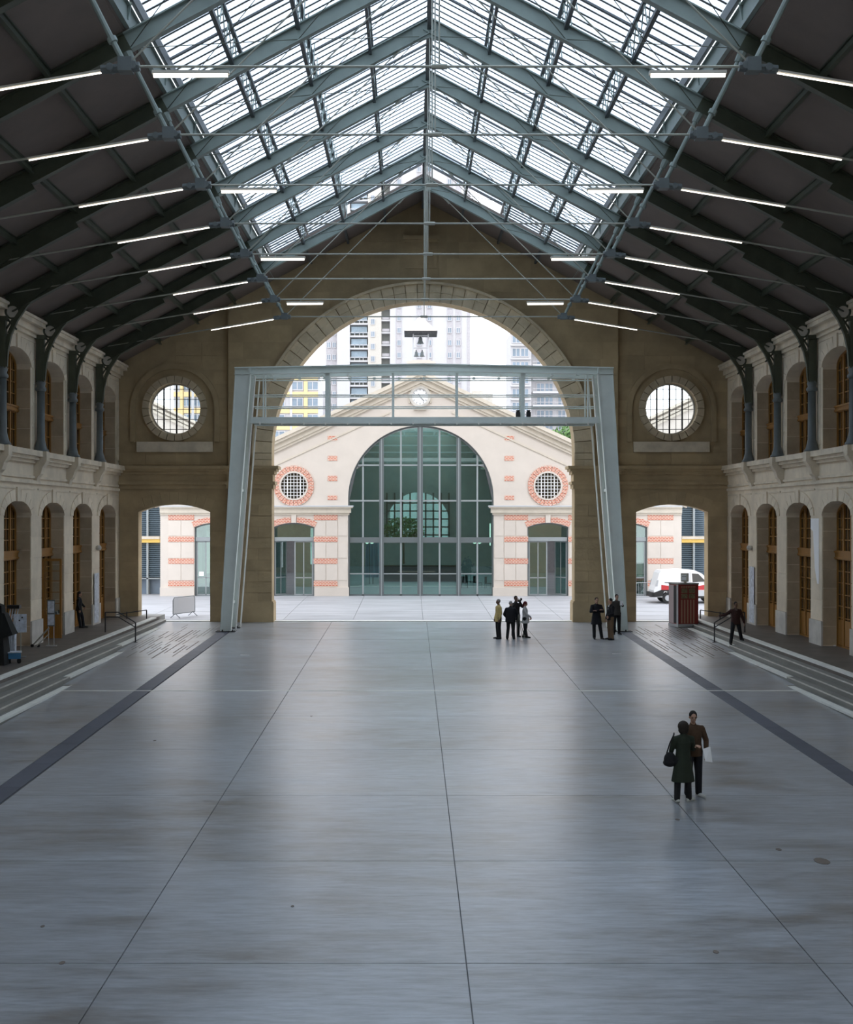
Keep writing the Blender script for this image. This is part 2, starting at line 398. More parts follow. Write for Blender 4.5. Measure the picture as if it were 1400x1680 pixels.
while z < 19.6:                                     # spandrels and gable
    h = .82
    xin = math.sqrt(max(0, 8.45 ** 2 - max(0, z - ZP) ** 2)) if z < ZP + 8.45 else 0
    xout = min(9.56, (20.67 - (z + h)) / .535)
    for s in (-1, 1):
        a = xin
        while a < xout - .25:
            b = min(a + 1.75 - (.6 if k % 2 and a == xin else 0), xout)
            if xout - b < .5: b = xout
            x0, x1 = sorted((s * a, s * b))
            if not (abs(x0 + x1) / 2 < 1.3 and 16.9 < z < 19.2): stone(x0, x1, z, z + h, CF, th=.012, g=.008); nst += 1
            a = b
    z += h; k += 1
# plinths, imposts, string courses
def course(x0, x1, levels, yf, m, parent, name, depth=.8, ends=(1, 1)):
    b = MB()
    for z0, z1, p in levels: b.box(x0 - p * ends[0], x1 + p * ends[1], yf - p, yf + depth, z0, z1)
    return b.build(name, m, parent)
IMP = ((6.55, 6.75, .08), (6.75, 6.9, .16), (6.9, 7.25, .05), (7.25, 7.4, .14), (7.4, 7.52, .24), (7.52, 7.66, .34))
for s in (-1, 1):
    e = (1, 0) if s > 0 else (0, 1)
    x0, x1 = sorted((s * 7.43, s * 9.58)); course(x0, x1, IMP, CF, 'stone_end', endw, 'impost', 1.05, (1, 1))
    x0, x1 = sorted((s * 9.58, s * 15.0)); course(x0, x1, IMP, YW, 'stone_end', endw, 'string_course', .3, (0, 0))
    x0, x1 = sorted((s * 7.40, s * 9.60)); course(x0, x1, ((-.3, .95, .06), (.95, 1.02, .03)), CF, 'stone_end', endw, 'plinth', 1.08, (1, 1))
    x0, x1 = sorted((s * 10.36, s * 14.1)); course(x0, x1, ((8.36, 8.86, .12),), YW, 'stone_trim', endw, 'sill', .1, (0, 0))
    cx = s * WX
    for i in range(24):
        MB().ring(cx, WZ, WR, 1.60, 2 * PI * i / 24 + .012, 2 * PI * (i + 1) / 24 - .012, -.16, .05, XZ(YW), 2).build('ring_stone', 'stone_ring', endw)
    b = MB()                                        # raised border: jambs and round head
    b.ring(cx, WZ, 1.95, 2.2, 0, PI, -.13, .02, XZ(YW), 24); b.box(cx - 2.2, cx - 1.95, YW - .13, YW + .02, 8.86, WZ); b.box(cx + 1.95, cx + 2.2, YW - .13, YW + .02, 8.86, WZ)
    b.build('window_border', 'stone_end', endw)
    # iron grille window
    wi = empty('window_1' if s < 0 else 'window_2', (cx, YW + .45, WZ), label=('left' if s < 0 else 'right') + ' round window with iron grille in the far end wall', cat='window', kind='structure')
    MB().ring(0, 0, WR - .07, WR, 0, 2 * PI, -.05, .05, XZ(0), 40).build('window_frame', 'plinth', wi)
    for q in (-.63, 0, .63):
        hh = math.sqrt(WR ** 2 - q * q) - .03; MB().box(q - .035, q + .035, -.04, .04, -hh, hh).build('window_bar', 'black', wi)
    t = MB()
    for q in (-.95, -.32, .32, .95):
        hh = math.sqrt(WR ** 2 - q * q) - .03; t.box(q - .012, q + .012, -.015, .015, -hh, hh)
    for q in (-.99, -.5, 0, .5, .99):
        hh = math.sqrt(WR ** 2 - q * q) - .03; t.box(-hh, hh, -.015, .015, q - .014, q + .014)
    t.build('glazing_bar', 'black', wi)
    MB().plate(circ(0, 0, WR - .05), [], -.004, .004, XZ(.03)).build('pane', 'thinglass', wi)
# archivolt
NV = 43
for i in range(NV):
    a0 = PI * i / NV; a1 = PI * (i + 1) / NV; g = .0022
    b = MB(); b.ring(0, ZP, RP - .0, RP + .45, a0 + g, a1 - g, -.09, .1, XZ(CF), 2); b.ring(0, ZP, RP + .45, RP + .84, a0 + g, a1 - g, -.14, .1, XZ(CF), 2)
    b.ring(0, ZP, RP + .84, RP + .95, a0, a1, -.32, .1, XZ(CF), 2)
    b.build('voussoir', 'stone_ring', endw)
for s in (-1, 1):                                   # straight feet of the archivolt
    for z0, z1 in ((7.66, 7.98), (7.98, 8.29)):
        b = MB(); xs = sorted((s * RP, s * (RP + .45))); b.box(*xs, CF - .09, CF + .1, z0 + .01, z1 - .01)
        xs = sorted((s * (RP + .45), s * (RP + .84))); b.box(*xs, CF - .14, CF + .1, z0 + .01, z1 - .01)
        xs = sorted((s * (RP + .84), s * (RP + .95))); b.box(*xs, CF - .22, CF + .1, z0, z1); b.build('voussoir', 'stone_ring', endw)
# flat relief heads over the low arches
for s in (-1, 1):
    for i in range(9):
        a = 1.77; R = (a * a + .38 ** 2) / (2 * .38); t0 = math.asin(a / R); c = s * 12.27
        ta = PI / 2 - t0 + 2 * t0 * i / 9; tb = PI / 2 - t0 + 2 * t0 * (i + 1) / 9
        MB().ring(c, 5.78 - R, R, R + .62, ta + .001, tb - .001, -.03, .05, XZ(YW), 2).build('voussoir', 'stone_end', endw)
b = MB()
b.box(-1.0, .8, CF - .22, CF, 18.75, 18.95); b.box(-.9, .7, CF - .12, CF, 18.62, 18.75)
b.plate([(-.87, 17.35), (.67, 17.35), (.67, 18.45), (-.87, 18.45)], [[(-.7, 17.5), (.5, 17.5), (.5, 18.3), (-.7, 18.3)]], -.06, 0, XZ(CF))
b.build('plaque', 'stone_end', endw)
# wall behind the camera, unseen, kept solid to darken the near floor
w = MB().plate(gable(-2.2, .1), [], 0, .6, XZ(-8.6))
tag(w.build('wall_near', 'stone_end'), 'stone gable wall behind the viewer', 'wall', kind='structure')

# ================================================================== SIDE WALLS
BC = [60.45 - 4.6 * k for k in range(6)]            # arch centres
def side_wall(s):
    mp = lambda u, v, d: (s * (15.0 + d), u, v)
    holes = []
    for c in BC:
        holes.append(arch_pts(c - 1.6, c + 1.6, .2, 5.2, .55)); holes.append(arch_pts(c - 1.6, c + 1.6, 7.70, 10.82, .55))
    w = MB().plate([(-8.2, -2.2), (YW, -2.2), (YW, 12.8), (-8.2, 12.8)], holes, 0, .62, mp)
    sd = 'left' if s < 0 else 'right'
    wall = tag(w.build('wall_' + sd, 'stone_side'), sd + ' side wall of pale stone with two tiers of arched windows', 'wall', kind='structure')
    def bx(name, d0, d1, y0, y1, z0, z1, m, par=wall):
        x0, x1 = sorted((s * (15 - d0), s * (15 - d1))); return MB().box(x0, x1, y0, y1, z0, z1).build(name, m, par)
    # pier stones, jamb stones, arch heads
    for k, c in enumerate(BC):
        p0 = c + 1.6; p1 = min(c + 3.0, YW)
        if k == 0: p1 = YW
        z = 1.2
        while z < 5.0:
            bx('stone', 0, .02, p0 + .012, p1 - .012, z + .012, min(z + .8, 5.2) - .012, 'stone_side'); z += .8
        bx('pier_base', 0, .07, p0 - .04, p1 + (.04 if k else 0), .2, 1.2, 'plinth')
        for z in (7.9, 8.7, 9.5, 10.2): bx('stone', 0, .02, p0 + .25, p1 - (.25 if k else .05), z + .012, z + .7, 'stone_side')
        z = .3
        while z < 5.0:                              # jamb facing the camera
            x0, x1 = sorted((s * 15.01, s * 15.52)); MB().box(x0, x1, p0 - .02, p0, z + .012, min(z + .72, 5.15) - .012).build('jamb_stone', 'stone_jamb_shade', wall); z += .72
        z = 7.75
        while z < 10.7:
            x0, x1 = sorted((s * 15.01, s * 15.52)); MB().box(x0, x1, p0 - .02, p0, z + .012, min(z + .75, 10.8) - .012).build('jamb_stone', 'stone_jamb_shade', wall); z += .75
        for zs, zt in ((5.2, 6.25), (10.82, 11.86)):
            for i in range(9):
                t0 = PI * i / 9; t1 = PI * (i + 1) / 9
                if i == 4: continue
                MB().ring(c, zs, 1.6, 2.02, t0 + .01, t1 - .01, -.04, .02, mp, 3, .55 / 1.6, .98 / 2.02).build('voussoir', 'stone_side', wall)
            bx('keystone', -.02, .07, c - .2, c + .2, zs + .53, zt, 'stone_side')
        # relief band between arch heads
        for zt in (6.25, 11.86):
            for a, b_ in ((c + .28, c + 2.1), (c - 2.1, c - .28)):
                bx('relief_band', 0, .035, a, b_, zt - .06, zt, 'stone_trim')
    bx('string_course', 0, .10, -8, YW - .2, 6.42, 6.55, 'stone_trim'); bx('string_course', 0, .05, -8, YW - .2, 6.62, 6.72, 'stone_trim')
    for z0, z1, p in ((7.2, 7.32, .12), (7.32, 7.45, .24), (7.45, 7.66, .36)): bx('ledge', -.6 if z1 > 7.6 else 0, p, -8, YW - .01, z0, z1, 'stone_trim')
    for z0, z1, p in ((11.98, 12.12, .10), (12.12, 12.36, .22), (12.36, 12.52, .42), (12.52, 12.62, .48)): bx('cornice', 0, p, -8, YW - .01, z0, z1, 'stone_trim')
    for k, y in enumerate(TR[:7]):                  # corbels that carry the iron columns
        b = MB()
        prof = [(0, 6.5), (.10, 6.5), (.16, 6.7), (.26, 6.8), (.34, 7.05), (.44, 7.2), (.5, 7.3), (.5, 7.66), (0, 7.66)]
        b.plate(prof, [], -.2, .2, lambda u, v, d: (s * (15 - u), y + d, v)); b.build('corbel', 'stone_trim', wall)
    return wall
wl = side_wall(-1); wr_ = side_wall(1)
# windows of the side walls
def side_window(upper, open_leaf=False):
    """window lying in the local x=0 plane, room side towards -x; returned as an Empty"""
    t = empty('window_3')
    z0, zs = (0.0, 4.93) if not upper else (0.0, 3.12)
    tz = (3.28, 3.62) if not upper else (1.40, 1.66)
    a = 1.6
    mp = lambda u, v, d: (d, u, v)
    out = arch_pts(-a, a, z0, zs, .55); inn = arch_pts(-a + .1, a - .1, z0 + .06, zs, .46)
    MB().plate(out, [inn], -.06, .06, mp).build('window_frame', 'wood', t)
    b = MB(); b.box(-.12, .05, -a + .02, a - .02, *tz); b.box(-.16, .03, -a + .02, a - .02, tz[1] - .08, tz[1] - .02); b.box(-.16, .03, -a + .02, a - .02, tz[0] + .03, tz[0] + .09); b.build('transom', 'wood', t)
    b = MB()
    for y in ((-.82, 0, .82)): b.box(-.07, .05, y - .06, y + .06, z0 + .03, zs + (.5 if y == 0 else .42))
    b.build('stile', 'wood', t)
    b = MB(); ys = [-1.44, -1.16, -.88, -.55, -.28, .28, .55, .88, 1.16, 1.44]
    for y in (-1.17, -.44, .44, 1.17): b.box(-.03, .03, y - .018, y + .018, z0 + .05, zs + (.45 if abs(y) < .5 else .32))
    zz = []
    n1 = 5 if not upper else 2
    lo = 1.1 if not upper else .1
    for i in range(n1 + 1): zz.append(lo + (tz[0] - lo) * i / n1)
    n2 = 4
    for i in range(1, n2): zz.append(tz[1] + (zs + .3 - tz[1]) * i / n2)
    for z in zz: b.box(-.03, .03, -a + .05, a - .05, z - .018, z + .018)
    b.build('glazing_bar', 'wood', t)
    if not upper:
        for i in range(4):
            y = -1.5 + .77 * i; MB().box(-.045, .02, y + .05, y + .65, .08, 1.02).build('door_panel', 'wood', t)
    MB().plate(arch_pts(-a + .05, a - .05, z0 + .03, zs, .5), [], .0, .02, mp).build('pane', 'darkglass', t)
    return t
ordw = ['at the far corner', 'second from the far corner', 'third from the far corner', 'fourth from the far corner', 'fifth from the far corner', 'sixth from the far corner']
n = 3
for up in (False, True):
    proto = side_window(up)
    first = True
    for s in (-1, 1):
        for k, c in enumerate(BC):
            o = proto if first else copy_tree(proto)
            first = False
            o.location = (s * 15.58, c, 7.70 if up else .27); o.rotation_euler.z = 0 if s > 0 else PI
            o.name = 'window_%d' % n; n += 1
            tag(o, '%s arched ochre wooden window on the %s wall, %s' % ('upper' if up else 'tall lower', 'left' if s < 0 else 'right', ordw[k]), 'window', kind='structure')
# open door leaf left wall, second arch from the corner
dl = empty('door_leaf', (-15.45, 51.3, .28), label='open glazed ochre door leaf folded out in the third left archway from the end wall', cat='door')
b = MB(); W = .8; H = 3.2
b.plate([(0, 0), (W, 0), (W, H), (0, H)], [[(.09, .95), (W - .09, .95), (W - .09, H - .1), (.09, H - .1)]], -.025, .025, lambda u, v, d: (u, d, v)); b.build('leaf_frame', 'wood', dl)
b = MB()
for z in (1.4, 1.85, 2.3, 2.7): b.box(.08, W - .08, -.015, .015, z - .015, z + .015)
b.box(W / 2 - .015, W / 2 + .015, -.015, .015, .95, H - .1); b.build('glazing_bar', 'wood', dl)
MB().box(.09, W - .09, -.004, .004, .95, H - .1).build('pane', 'thinglass', dl)
MB().box(W - .12, W - .08, -.09, -.03, 1.0, 1.14).build('door_handle', 'black', dl)

# ================================================================== STAIRS, PLATFORMS
TOP = [.27, .11, -.05, -.21, -.37, -.53, -.69]
EDGE = [13.0, 12.68, 12.36, 12.04, 11.72, 11.40, 11.08]
for s in (-1, 1):
    sd = 'left' if s < 0 else 'right'
    st = empty('stairs', label='long shallow stone steps along the ' + sd + ' side of the hall', cat='stairs', kind='structure')
    x0, x1 = sorted((s * 13.0, s * 15.65))
    MB().box(x0, x1, -8, YW + .0, -2, TOP[0]).build('platform', 'platform', st)
    x0, x1 = sorted((s * 13.0, s * 14.04)); MB().box(x0, x1, YW, 64.2, -.6, TOP[0]).build('platform_end', 'step', st)
    x0, x1 = sorted((s * 12.985, s * 13.24))
    y = -8
    while y < 62.0:
        MB().box(x0, x1, y + .01, min(y + 3.5, 62.7) - .01, TOP[0] - .05, TOP[0] + .008).build('nosing', 'strip', st); y += 3.5
    for i in range(1, 7):
        ye = min(62.8 + TOP[i] / SL, YW)
        if i == 1: ye = YW
        x0, x1 = sorted((s * EDGE[i], s * (EDGE[i - 1] + .02)))
        MB().box(x0, x1, -8, ye, -2, TOP[i]).build('step', 'step', st)
        x0, x1 = sorted((s * (EDGE[i] - .005), s * (EDGE[i] + .05)))
        MB().box(x0, x1, -8, ye, TOP[i] - .025, TOP[i] + .004).build('step_edge', 'plinth', st)
        if i >= 2:
            yn = 62.8 + (TOP[i] - .16) / SL + .9
            x0, x1 = sorted((s * (EDGE[i] - .01), s * (EDGE[i] + .22)))
            MB().box(x0, x1, yn, ye - .3, TOP[i] - .06, TOP[i] + .008).build('nosing', 'strip', st)
    # handrail across the steps
    h = empty('handrail', (0, 54.0, 0), label='black double metal handrail crossing the ' + sd + ' steps', cat='handrail', group='handrails')
    b = MB(); xa, xb = s * 13.55, s * 12.27; zf = fz(54.0)
    MB().tube((xa, 0, .27), (xa, 0, 1.12), .03).build('post', 'black', h); MB().tube((xb, 0, zf), (xb, 0, .68), .03).tube((xb, 0, zf), (xb, 0, zf + .015), .09).build('post', 'black', h)
    for dz in (0, -.2):
        MB().path([(xa, 0, 1.12 + dz), (s * 13.0, 0, 1.12 + dz), (xb, 0, .68 + dz)], .026).build('rail', 'black', h)
    g = empty('guard_rail', (s * 13.3, 61.2, .27), label='low thin metal guard rail at the far end of the ' + sd + ' platform', cat='guard rail', group='low guard rails')
    MB().tube((0, 0, 0), (0, 0, .42), .03).build('post', 'black', g); MB().tube((s * .95, 0, 0), (s * .95, 0, .34), .03).build('post', 'black', g)
    MB().tube((0, 0, .42), (s * 1.3, -.6, .26), .022).build('rail', 'black', g)
for i, (px, py) in enumerate(((1256, 1025), (1308, 1041), (1370, 1060))):
    s_ = (py - 849) / 4.865; x = (px - 676) / s_ - .556
    tag(MB().lathe([(.05, 0), (.05, .02), (.02, .035)], (x, FW / s_, .27), 10).build('floor_spotlight', 'white'), 'small white floor light on the right platform, %s from the end wall' % ['nearest', 'middle one', 'third'][i], 'floor light', 'small floor lights')

# ================================================================== ROOF
ce = MB()
YR0, YR1 = -8.8, 63.9
for s in (-1, 1):
    ce.hexa([(s * 7.4, YR0, rz(7.4) + .06), (s * 15.7, YR0, rz(15.7) + .06), (s * 15.7, YR1, rz(15.7) + .06), (s * 7.4, YR1, rz(7.4) + .06),
             (s * 7.4, YR0, rz(7.4) + .2), (s * 15.7, YR0, rz(15.7) + .2), (s * 15.7, YR1, rz(15.7) + .2), (s * 7.4, YR1, rz(7.4) + .2)])
    ce.hexa([(0, 58.2, rz(0) + .06), (s * 7.4, 58.2, rz(7.4) + .06), (s * 7.4, YR1, rz(7.4) + .06), (0, YR1, rz(0) + .06),
             (0, 58.2, rz(0) + .2), (s * 7.4, 58.2, rz(7.4) + .2), (s * 7.4, YR1, rz(7.4) + .2), (0, YR1, rz(0) + .2)])
ceil = tag(ce.build('ceiling', 'soffit'), 'dark boarded roof slopes either side of the glazed ridge', 'ceiling', kind='structure')
XS = [7.42, 9.22, 11.04, 12.88, 14.98]
ys = [YW + .0] + TR[:9]
for s in (-1, 1):
    for ya, yb in zip(ys, ys[1:]):
        for xa, xb in zip(XS, XS[1:]):
            def q(x, y, dz): return (s * x, y, rz(x) + dz)
            a, b_ = xa + .03, xb - .03; c, d = yb + .06, ya - .06
            MB().hexa([q(a, c, .03), q(b_, c, .03), q(b_, d, .03), q(a, d, .03), q(a, c, .06), q(b_, c, .06), q(b_, d, .06), q(a, d, .06)]).build('soffit_panel', 'soffit', ceil)
for s in (-1, 1):
    for xa, xb in ((0.02, 1.85), (1.85, 3.68), (3.68, 5.5), (5.5, 7.36)):
        def q(x, y, dz): return (s * x, y, rz(x) + dz)
        a, b_ = xa + .02, xb - .02; c, d = 58.2, 62.78
        MB().hexa([q(a, c, .03), q(b_, c, .03), q(b_, d, .03), q(a, d, .03), q(a, c, .06), q(b_, c, .06), q(b_, d, .06), q(a, d, .06)]).build('soffit_panel', 'soffit', ceil)
# purlins below the boards
num = ['uppermost', 'middle', 'lowest']
for s in (-1, 1):
    for i, x in enumerate((9.19, 11.01, 12.86)):
        b = MB().ibeam((s * x, -7.9, rz(x) - .08), (s * x, YW - .4, rz(x) - .08), .12, .22)
        tag(b.build('purlin', 'iron'), 'dark iron purlin under the %s roof boards, %s of three' % ('left' if s < 0 else 'right', num[i]), 'purlin', 'purlins under the boards')
# trusses
EA = Vector
def truss():
    t = empty('roof_truss')
    for s in (-1, 1):
        b = MB(); up = Vector((s * .535, 0, 1)).normalized()
        p0 = (0, 0, rz(0)); pm = (s * 7.45, 0, rz(7.45)); p1 = (s * 11.2, 0, rz(11.2)); p2 = (s * 14.7, 0, rz(14.7))
        b.ibeam(p0, pm, .24, .44, up, -.22, .035, .03)
        b.build('rafter', 'steel', t)
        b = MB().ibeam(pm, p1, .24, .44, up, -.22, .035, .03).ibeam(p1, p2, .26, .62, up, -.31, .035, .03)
        b.build('rafter_end', 'iron', t)  # same steel as the inner rafter, roof shade put into a darker colour
        nd_ = Vector((s * 6.36, 0, 14.28)); top = Vector((s * 7.35, 0, rz(7.35) - .5))
        b = MB().tube(nd_, top, .06, .06, 8)
        m_ = nd_.lerp(top, .25); b.tube(m_, nd_.lerp(top, .30), .10, .10, 8); b.tube(nd_.lerp(top, .88), top, .09, .12, 8)
        b.build('strut', 'steel', t)
        b = MB().tube(nd_ + Vector((-s * .28, 0, 0)), nd_ + Vector((s * .5, 0, -.06)), .10, .09, 8).box(nd_.x - .14, nd_.x + .14, -.14, .14, nd_.z - .12, nd_.z + .16)
        b.tube(nd_ + Vector((s * .3, -.13, -.04)), nd_ + Vector((s * .3, .13, -.04)), .08, .08, 8).tube(nd_ + Vector((-s * .16, -.13, 0)), nd_ + Vector((-s * .16, .13, 0)), .08, .08, 8)
        b.build('node_joint', 'colpaint', t)
        MB().tube(nd_, (s * 14.6, 0, 12.90), .028, .028, 6).build('tie_rod', 'rod', t)
        MB().tube(nd_, (s * .85, 0, rz(.85) - .45), .02, .02, 6).tube((s * .85, 0, rz(.85) - .45), (s * 1.15, 0, rz(.85) - .78), .045, .045, 6).build('tie_rod', 'rod', t)
    MB().tube((-6.1, 0, 14.28), (6.1, 0, 14.28), .026, .026, 6).tube((-.16, 0, 14.28), (.16, 0, 14.28), .055, .055, 6).build('tie_rod', 'rod', t)
    MB().tube((0, 0, 14.28), (0, 0, rz(0) - .3), .018, .018, 6).build('king_rod', 'rod', t)
    b = MB().plate([(-.55, rz(.55) - .05), (0, rz(0) - .02), (.55, rz(.55) - .05), (.5, rz(.5) - .5), (0, rz(0) - .62), (-.5, rz(.5) - .5)], [], -.05, .05, lambda u, v, d: (u, d, v))
    b.build('ridge_plate', 'steel', t)
    return t
proto = truss()
for k, y in enumerate(TR[:9]):
    o = proto if k == 0 else copy_tree(proto)
    o.location = (0, y, 0); tag(o, 'grey green steel roof truss with tie rods, ' + ORD[k], 'roof truss', 'roof trusses')
# columns
def column():
    c = empty('iron_column')                        # stands on the ledge, wall behind it on +x
    MB().lathe([(.30, 0), (.30, .06), (.24, .12), (.19, .3), (.155, .45), (.145, 2.35)], (0, 0, 0), 14).build('shaft', 'colpaint', c, True)
    MB().lathe([(.16, 2.3), (.21, 2.35), (.21, 2.42), (.15, 2.5), (.19, 2.62), (.14, 2.7)], (0, 0, 0), 14).build('collar', 'colpaint', c, True)
    b = MB().box(-.14, .16, -.11, .11, 2.65, 4.35); b.box(-.2, .2, -.17, .17, 4.3, 4.45); b.build('pillar_head', 'iron', c)
    b = MB(); pts = [(-.10, 2.72), (-.14, 3.3), (-.26, 3.85), (-.48, 4.35), (-.82, 4.85), (-1.25, 5.28), (-1.75, 5.62)]
    for (a, z), (a2, z2) in zip(pts, pts[1:]): b.beam((a, 0, z), (a2, 0, z2), .14, .15, (0, 0, 1) if abs(a2 - a) > .2 else (1, 0, 0))
    b.build('bracket', 'iron', c)
    MB().ring(-.36, 4.62, .21, .27, 0, 2 * PI, -.06, .06, XZ(0), 18).build('bracket_ring', 'iron', c)
    MB().tube((-.36, -.02, 4.62), (-.36, .02, 4.62), .2, .2, 18).build('bracket_disc', 'plinth', c)
    b = MB().beam((-.1, 0, 4.45), (-.5, 0, 4.0), .06, .06).beam((-.12, 0, 4.0), (-.36, 0, 4.35), .06, .06); b.build('bracket_scroll', 'iron', c)
    return c
proto = column(); first = True
for s in (-1, 1):
    for k, y in enumerate(TR[:7]):
        o = proto if first else copy_tree(proto); first = False
        o.location = (s * 14.78, y, 7.66); o.rotation_euler.z = 0 if s > 0 else PI
        tag(o, 'cast iron column with curved bracket on the %s wall ledge, %s' % ('left' if s < 0 else 'right', ORD[k]), 'column', 'iron columns')
# lights
def lamp(name, L, kind):
    t = empty(name)
    MB().box(-L / 2, L / 2, -.07 if kind == 0 else -.045, .07 if kind == 0 else .045, .0, .07 if kind == 0 else .045).build('housing', 'lampbody', t)
    MB().tube((-L / 2 + .03, -.03, -.035), (L / 2 - .03, -.03, -.025), .042 if kind == 0 else .016, None, 8).build('tube', 'lamp', t)
    return t
pa = lamp('tube_light', 1.56, 0); first = True
for k in (1, 3, 5, 7):
    for s in (-1, 1):
        o = pa if first else copy_tree(pa); first = False
        o.location = (s * 5.04, TR[k], 14.12)
        tag(o, 'level fluorescent light under the tie rod, %s side, truss %s' % ('left' if s < 0 else 'right', ORD[k]), 'light', 'level fluorescent lights')
pb = lamp('tube_light', 2.95, 1); first = True
for k in range(9):
    for s in (-1, 1):
        o = pb if first else copy_tree(pb); first = False
        o.location = (s * 8.28, TR[k], 13.93); o.rotation_euler.y = s * math.atan(.167)
        tag(o, 'long tilted fluorescent light on the %s, truss %s' % ('left' if s < 0 else 'right', ORD[k]), 'light', 'tilted fluorescent lights')
# skylight: lattice purlins and raised glazing
UP = .95
def q3(x, y, dz=0): return (x, y, rz(x) + dz)
for s in (-1, 1):
    sd = 'left' if s < 0 else 'right'
    for i, (x, lat) in enumerate(((1.85, 0), (3.68, 1), (5.5, 1))):
        lp = empty('lattice_purlin', label='%s slope lattice purlin under the roof glass, %s' % (sd, ['nearest the ridge', 'middle one', 'outermost'][i]), cat='purlin', group='lattice purlins')
        w_ = .09 if not lat else .11
        MB().beam(q3(s * x, -8, -.1), q3(s * x, 62.5 if True else 0, -.1), w_, .12).build('bottom_chord', 'bar', lp)
        MB().beam(q3(s * x, -8, UP - .12), q3(s * x, 59.2 if i < 1 else 61.2, UP - .12), w_, .10).build('top_chord', 'bar', lp)
        b = MB(); y = -3.0
        step = 1.15 if lat else 2.3
        while y < 58.0:
            b.beam(q3(s * x, y, -.05), q3(s * x, y + step / 2, UP - .12), .03, .03); b.beam(q3(s * x, y + step / 2, UP - .12), q3(s * x, y + step, -.05), .03, .03)
            if i == 1: b.beam(q3(s * x + .15, y, -.05), q3(s * x + .15, y + step / 2, UP - .12), .03, .03)
            y += step
        tag(b.build('lattice_bars', 'steel', lp), kind='stuff')
    eg = empty('edge_girder', label=sd + ' edge girder along the foot of the roof glass', cat='girder')
    MB().ibeam((s * 7.36, -8, rz(7.36) + .36), (s * 7.36, 62.5, rz(7.36) + .36), .16, .6).build('girder', 'steel', eg)
    MB().beam((s * 7.24, -8, rz(7.24) + UP - .15), (s * 7.24, 61.2, rz(7.24) + UP - .15), .10, .30).build('upper_rail', 'bar', eg)
    b = MB()
    for y in TR[:10]: b.beam((s * 7.36, y, rz(7.36) + .3), (s * 7.24, y, rz(7.24) + UP - .1), .06, .06)
    b.build('stub_post', 'steel', eg)
rg = empty('ridge_beam', label='dark ridge beam along the top of the roof', cat='beam')
MB().ibeam((0, -8, 20.5), (0, 62.7, 20.5), .16, .4).build('lower_beam', 'bar', rg); MB().beam((0, -8, 20.67 + UP - .1), (0, 59.2, 20.67 + UP - .1), .14, .14).build('upper_beam', 'bar', rg)
def strip(s, x0, x1, y0, y1, dz, th, bld):
    def q(x, y, z): return (s * x, y, 20.67 - .535 * x + z)
    bld.hexa([q(x0, y0, dz), q(x1, y0, dz), q(x1, y1, dz), q(x0, y1, dz), q(x0, y0, dz + th), q(x1, y0, dz + th), q(x1, y1, dz + th), q(x0, y1, dz + th)])
NS = 10
for s in (-1, 1):
    sd = 'left' if s < 0 else 'right'
    bays = [(58.05, None)] + [(y, None) for y in TR[1:14]]
    for k, (yb, _) in enumerate(bays):
        ya = yb; yt = yb + 4.6
        sk = empty('skylight', label='frosted roof glass on the %s slope, %s' % (sd, 'bay ' + ORD[k] if k < 9 else 'above and behind the viewer'), cat='skylight', group='roof glass bays', kind='structure')
        w_ = 4.6 / NS
        fr = MB()
        if k == 0:
            rng = [(0.08, 3.68, 58.05, 59.2), (3.68, 7.2, 58.05, 61.1)]
            for x0, x1, y0, y1 in rng:
                y = y0
                while y < y1 - .1:
                    y2 = min(y + w_, y1); g = MB(); strip(s, x0, x1, y + .025, y2 - .025, UP, .02, g); g.build('glass_strip', 'skyglass', sk); strip(s, x0, x1, y2 - .035, y2 + .035, UP - .06, .07, fr); y = y2
            strip(s, x0, x1, 58.02, 58.1, UP - .08, .1, fr)
        else:
            many = k > 6
            g = MB()
            for i in range(NS):
                y = ya + w_ * i
                if not many:
                    g = MB()
                strip(s, .08, 7.2, y + .03, y + w_ - .03, UP, .02, g)
                if not many: g.build('glass_strip', 'skyglass', sk)
                bw = .06 if i in (0,) else (.06 if i == 6 else .055)
                strip(s, .02, 7.2, y - bw, y + bw, UP - (.06 if i in (0, 6) else .0), .06 if i in (0, 6) else .025, fr)
            if many: tag(g.build('glass_strip', 'skyglass', sk), kind='stuff')
        fr.build('glazing_bars', 'bar', sk)
    # cross bracing in the roof plane
    for k in range(0, 8):
        ya, yb = TR[k], TR[k] - 4.6
        b = MB().tube(q3(s * .3, ya, -.42), q3(s * 3.68, yb, -.42), .012, .012, 5).tube(q3(s * 3.68, ya, -.42), q3(s * .3, yb, -.42), .012, .012, 5)
        b.tube(q3(s * 3.68, ya, -.42), q3(s * 7.3, yb, -.42), .012, .012, 5).tube(q3(s * 7.3, ya, -.42), q3(s * 3.68, yb, -.42), .012, .012, 5)
        tag(b.build('cross_brace', 'iron'), 'thin crossed bracing rods under the %s roof glass, bay %s' % (sd, ORD[k]), 'bracing', 'roof bracing rods')

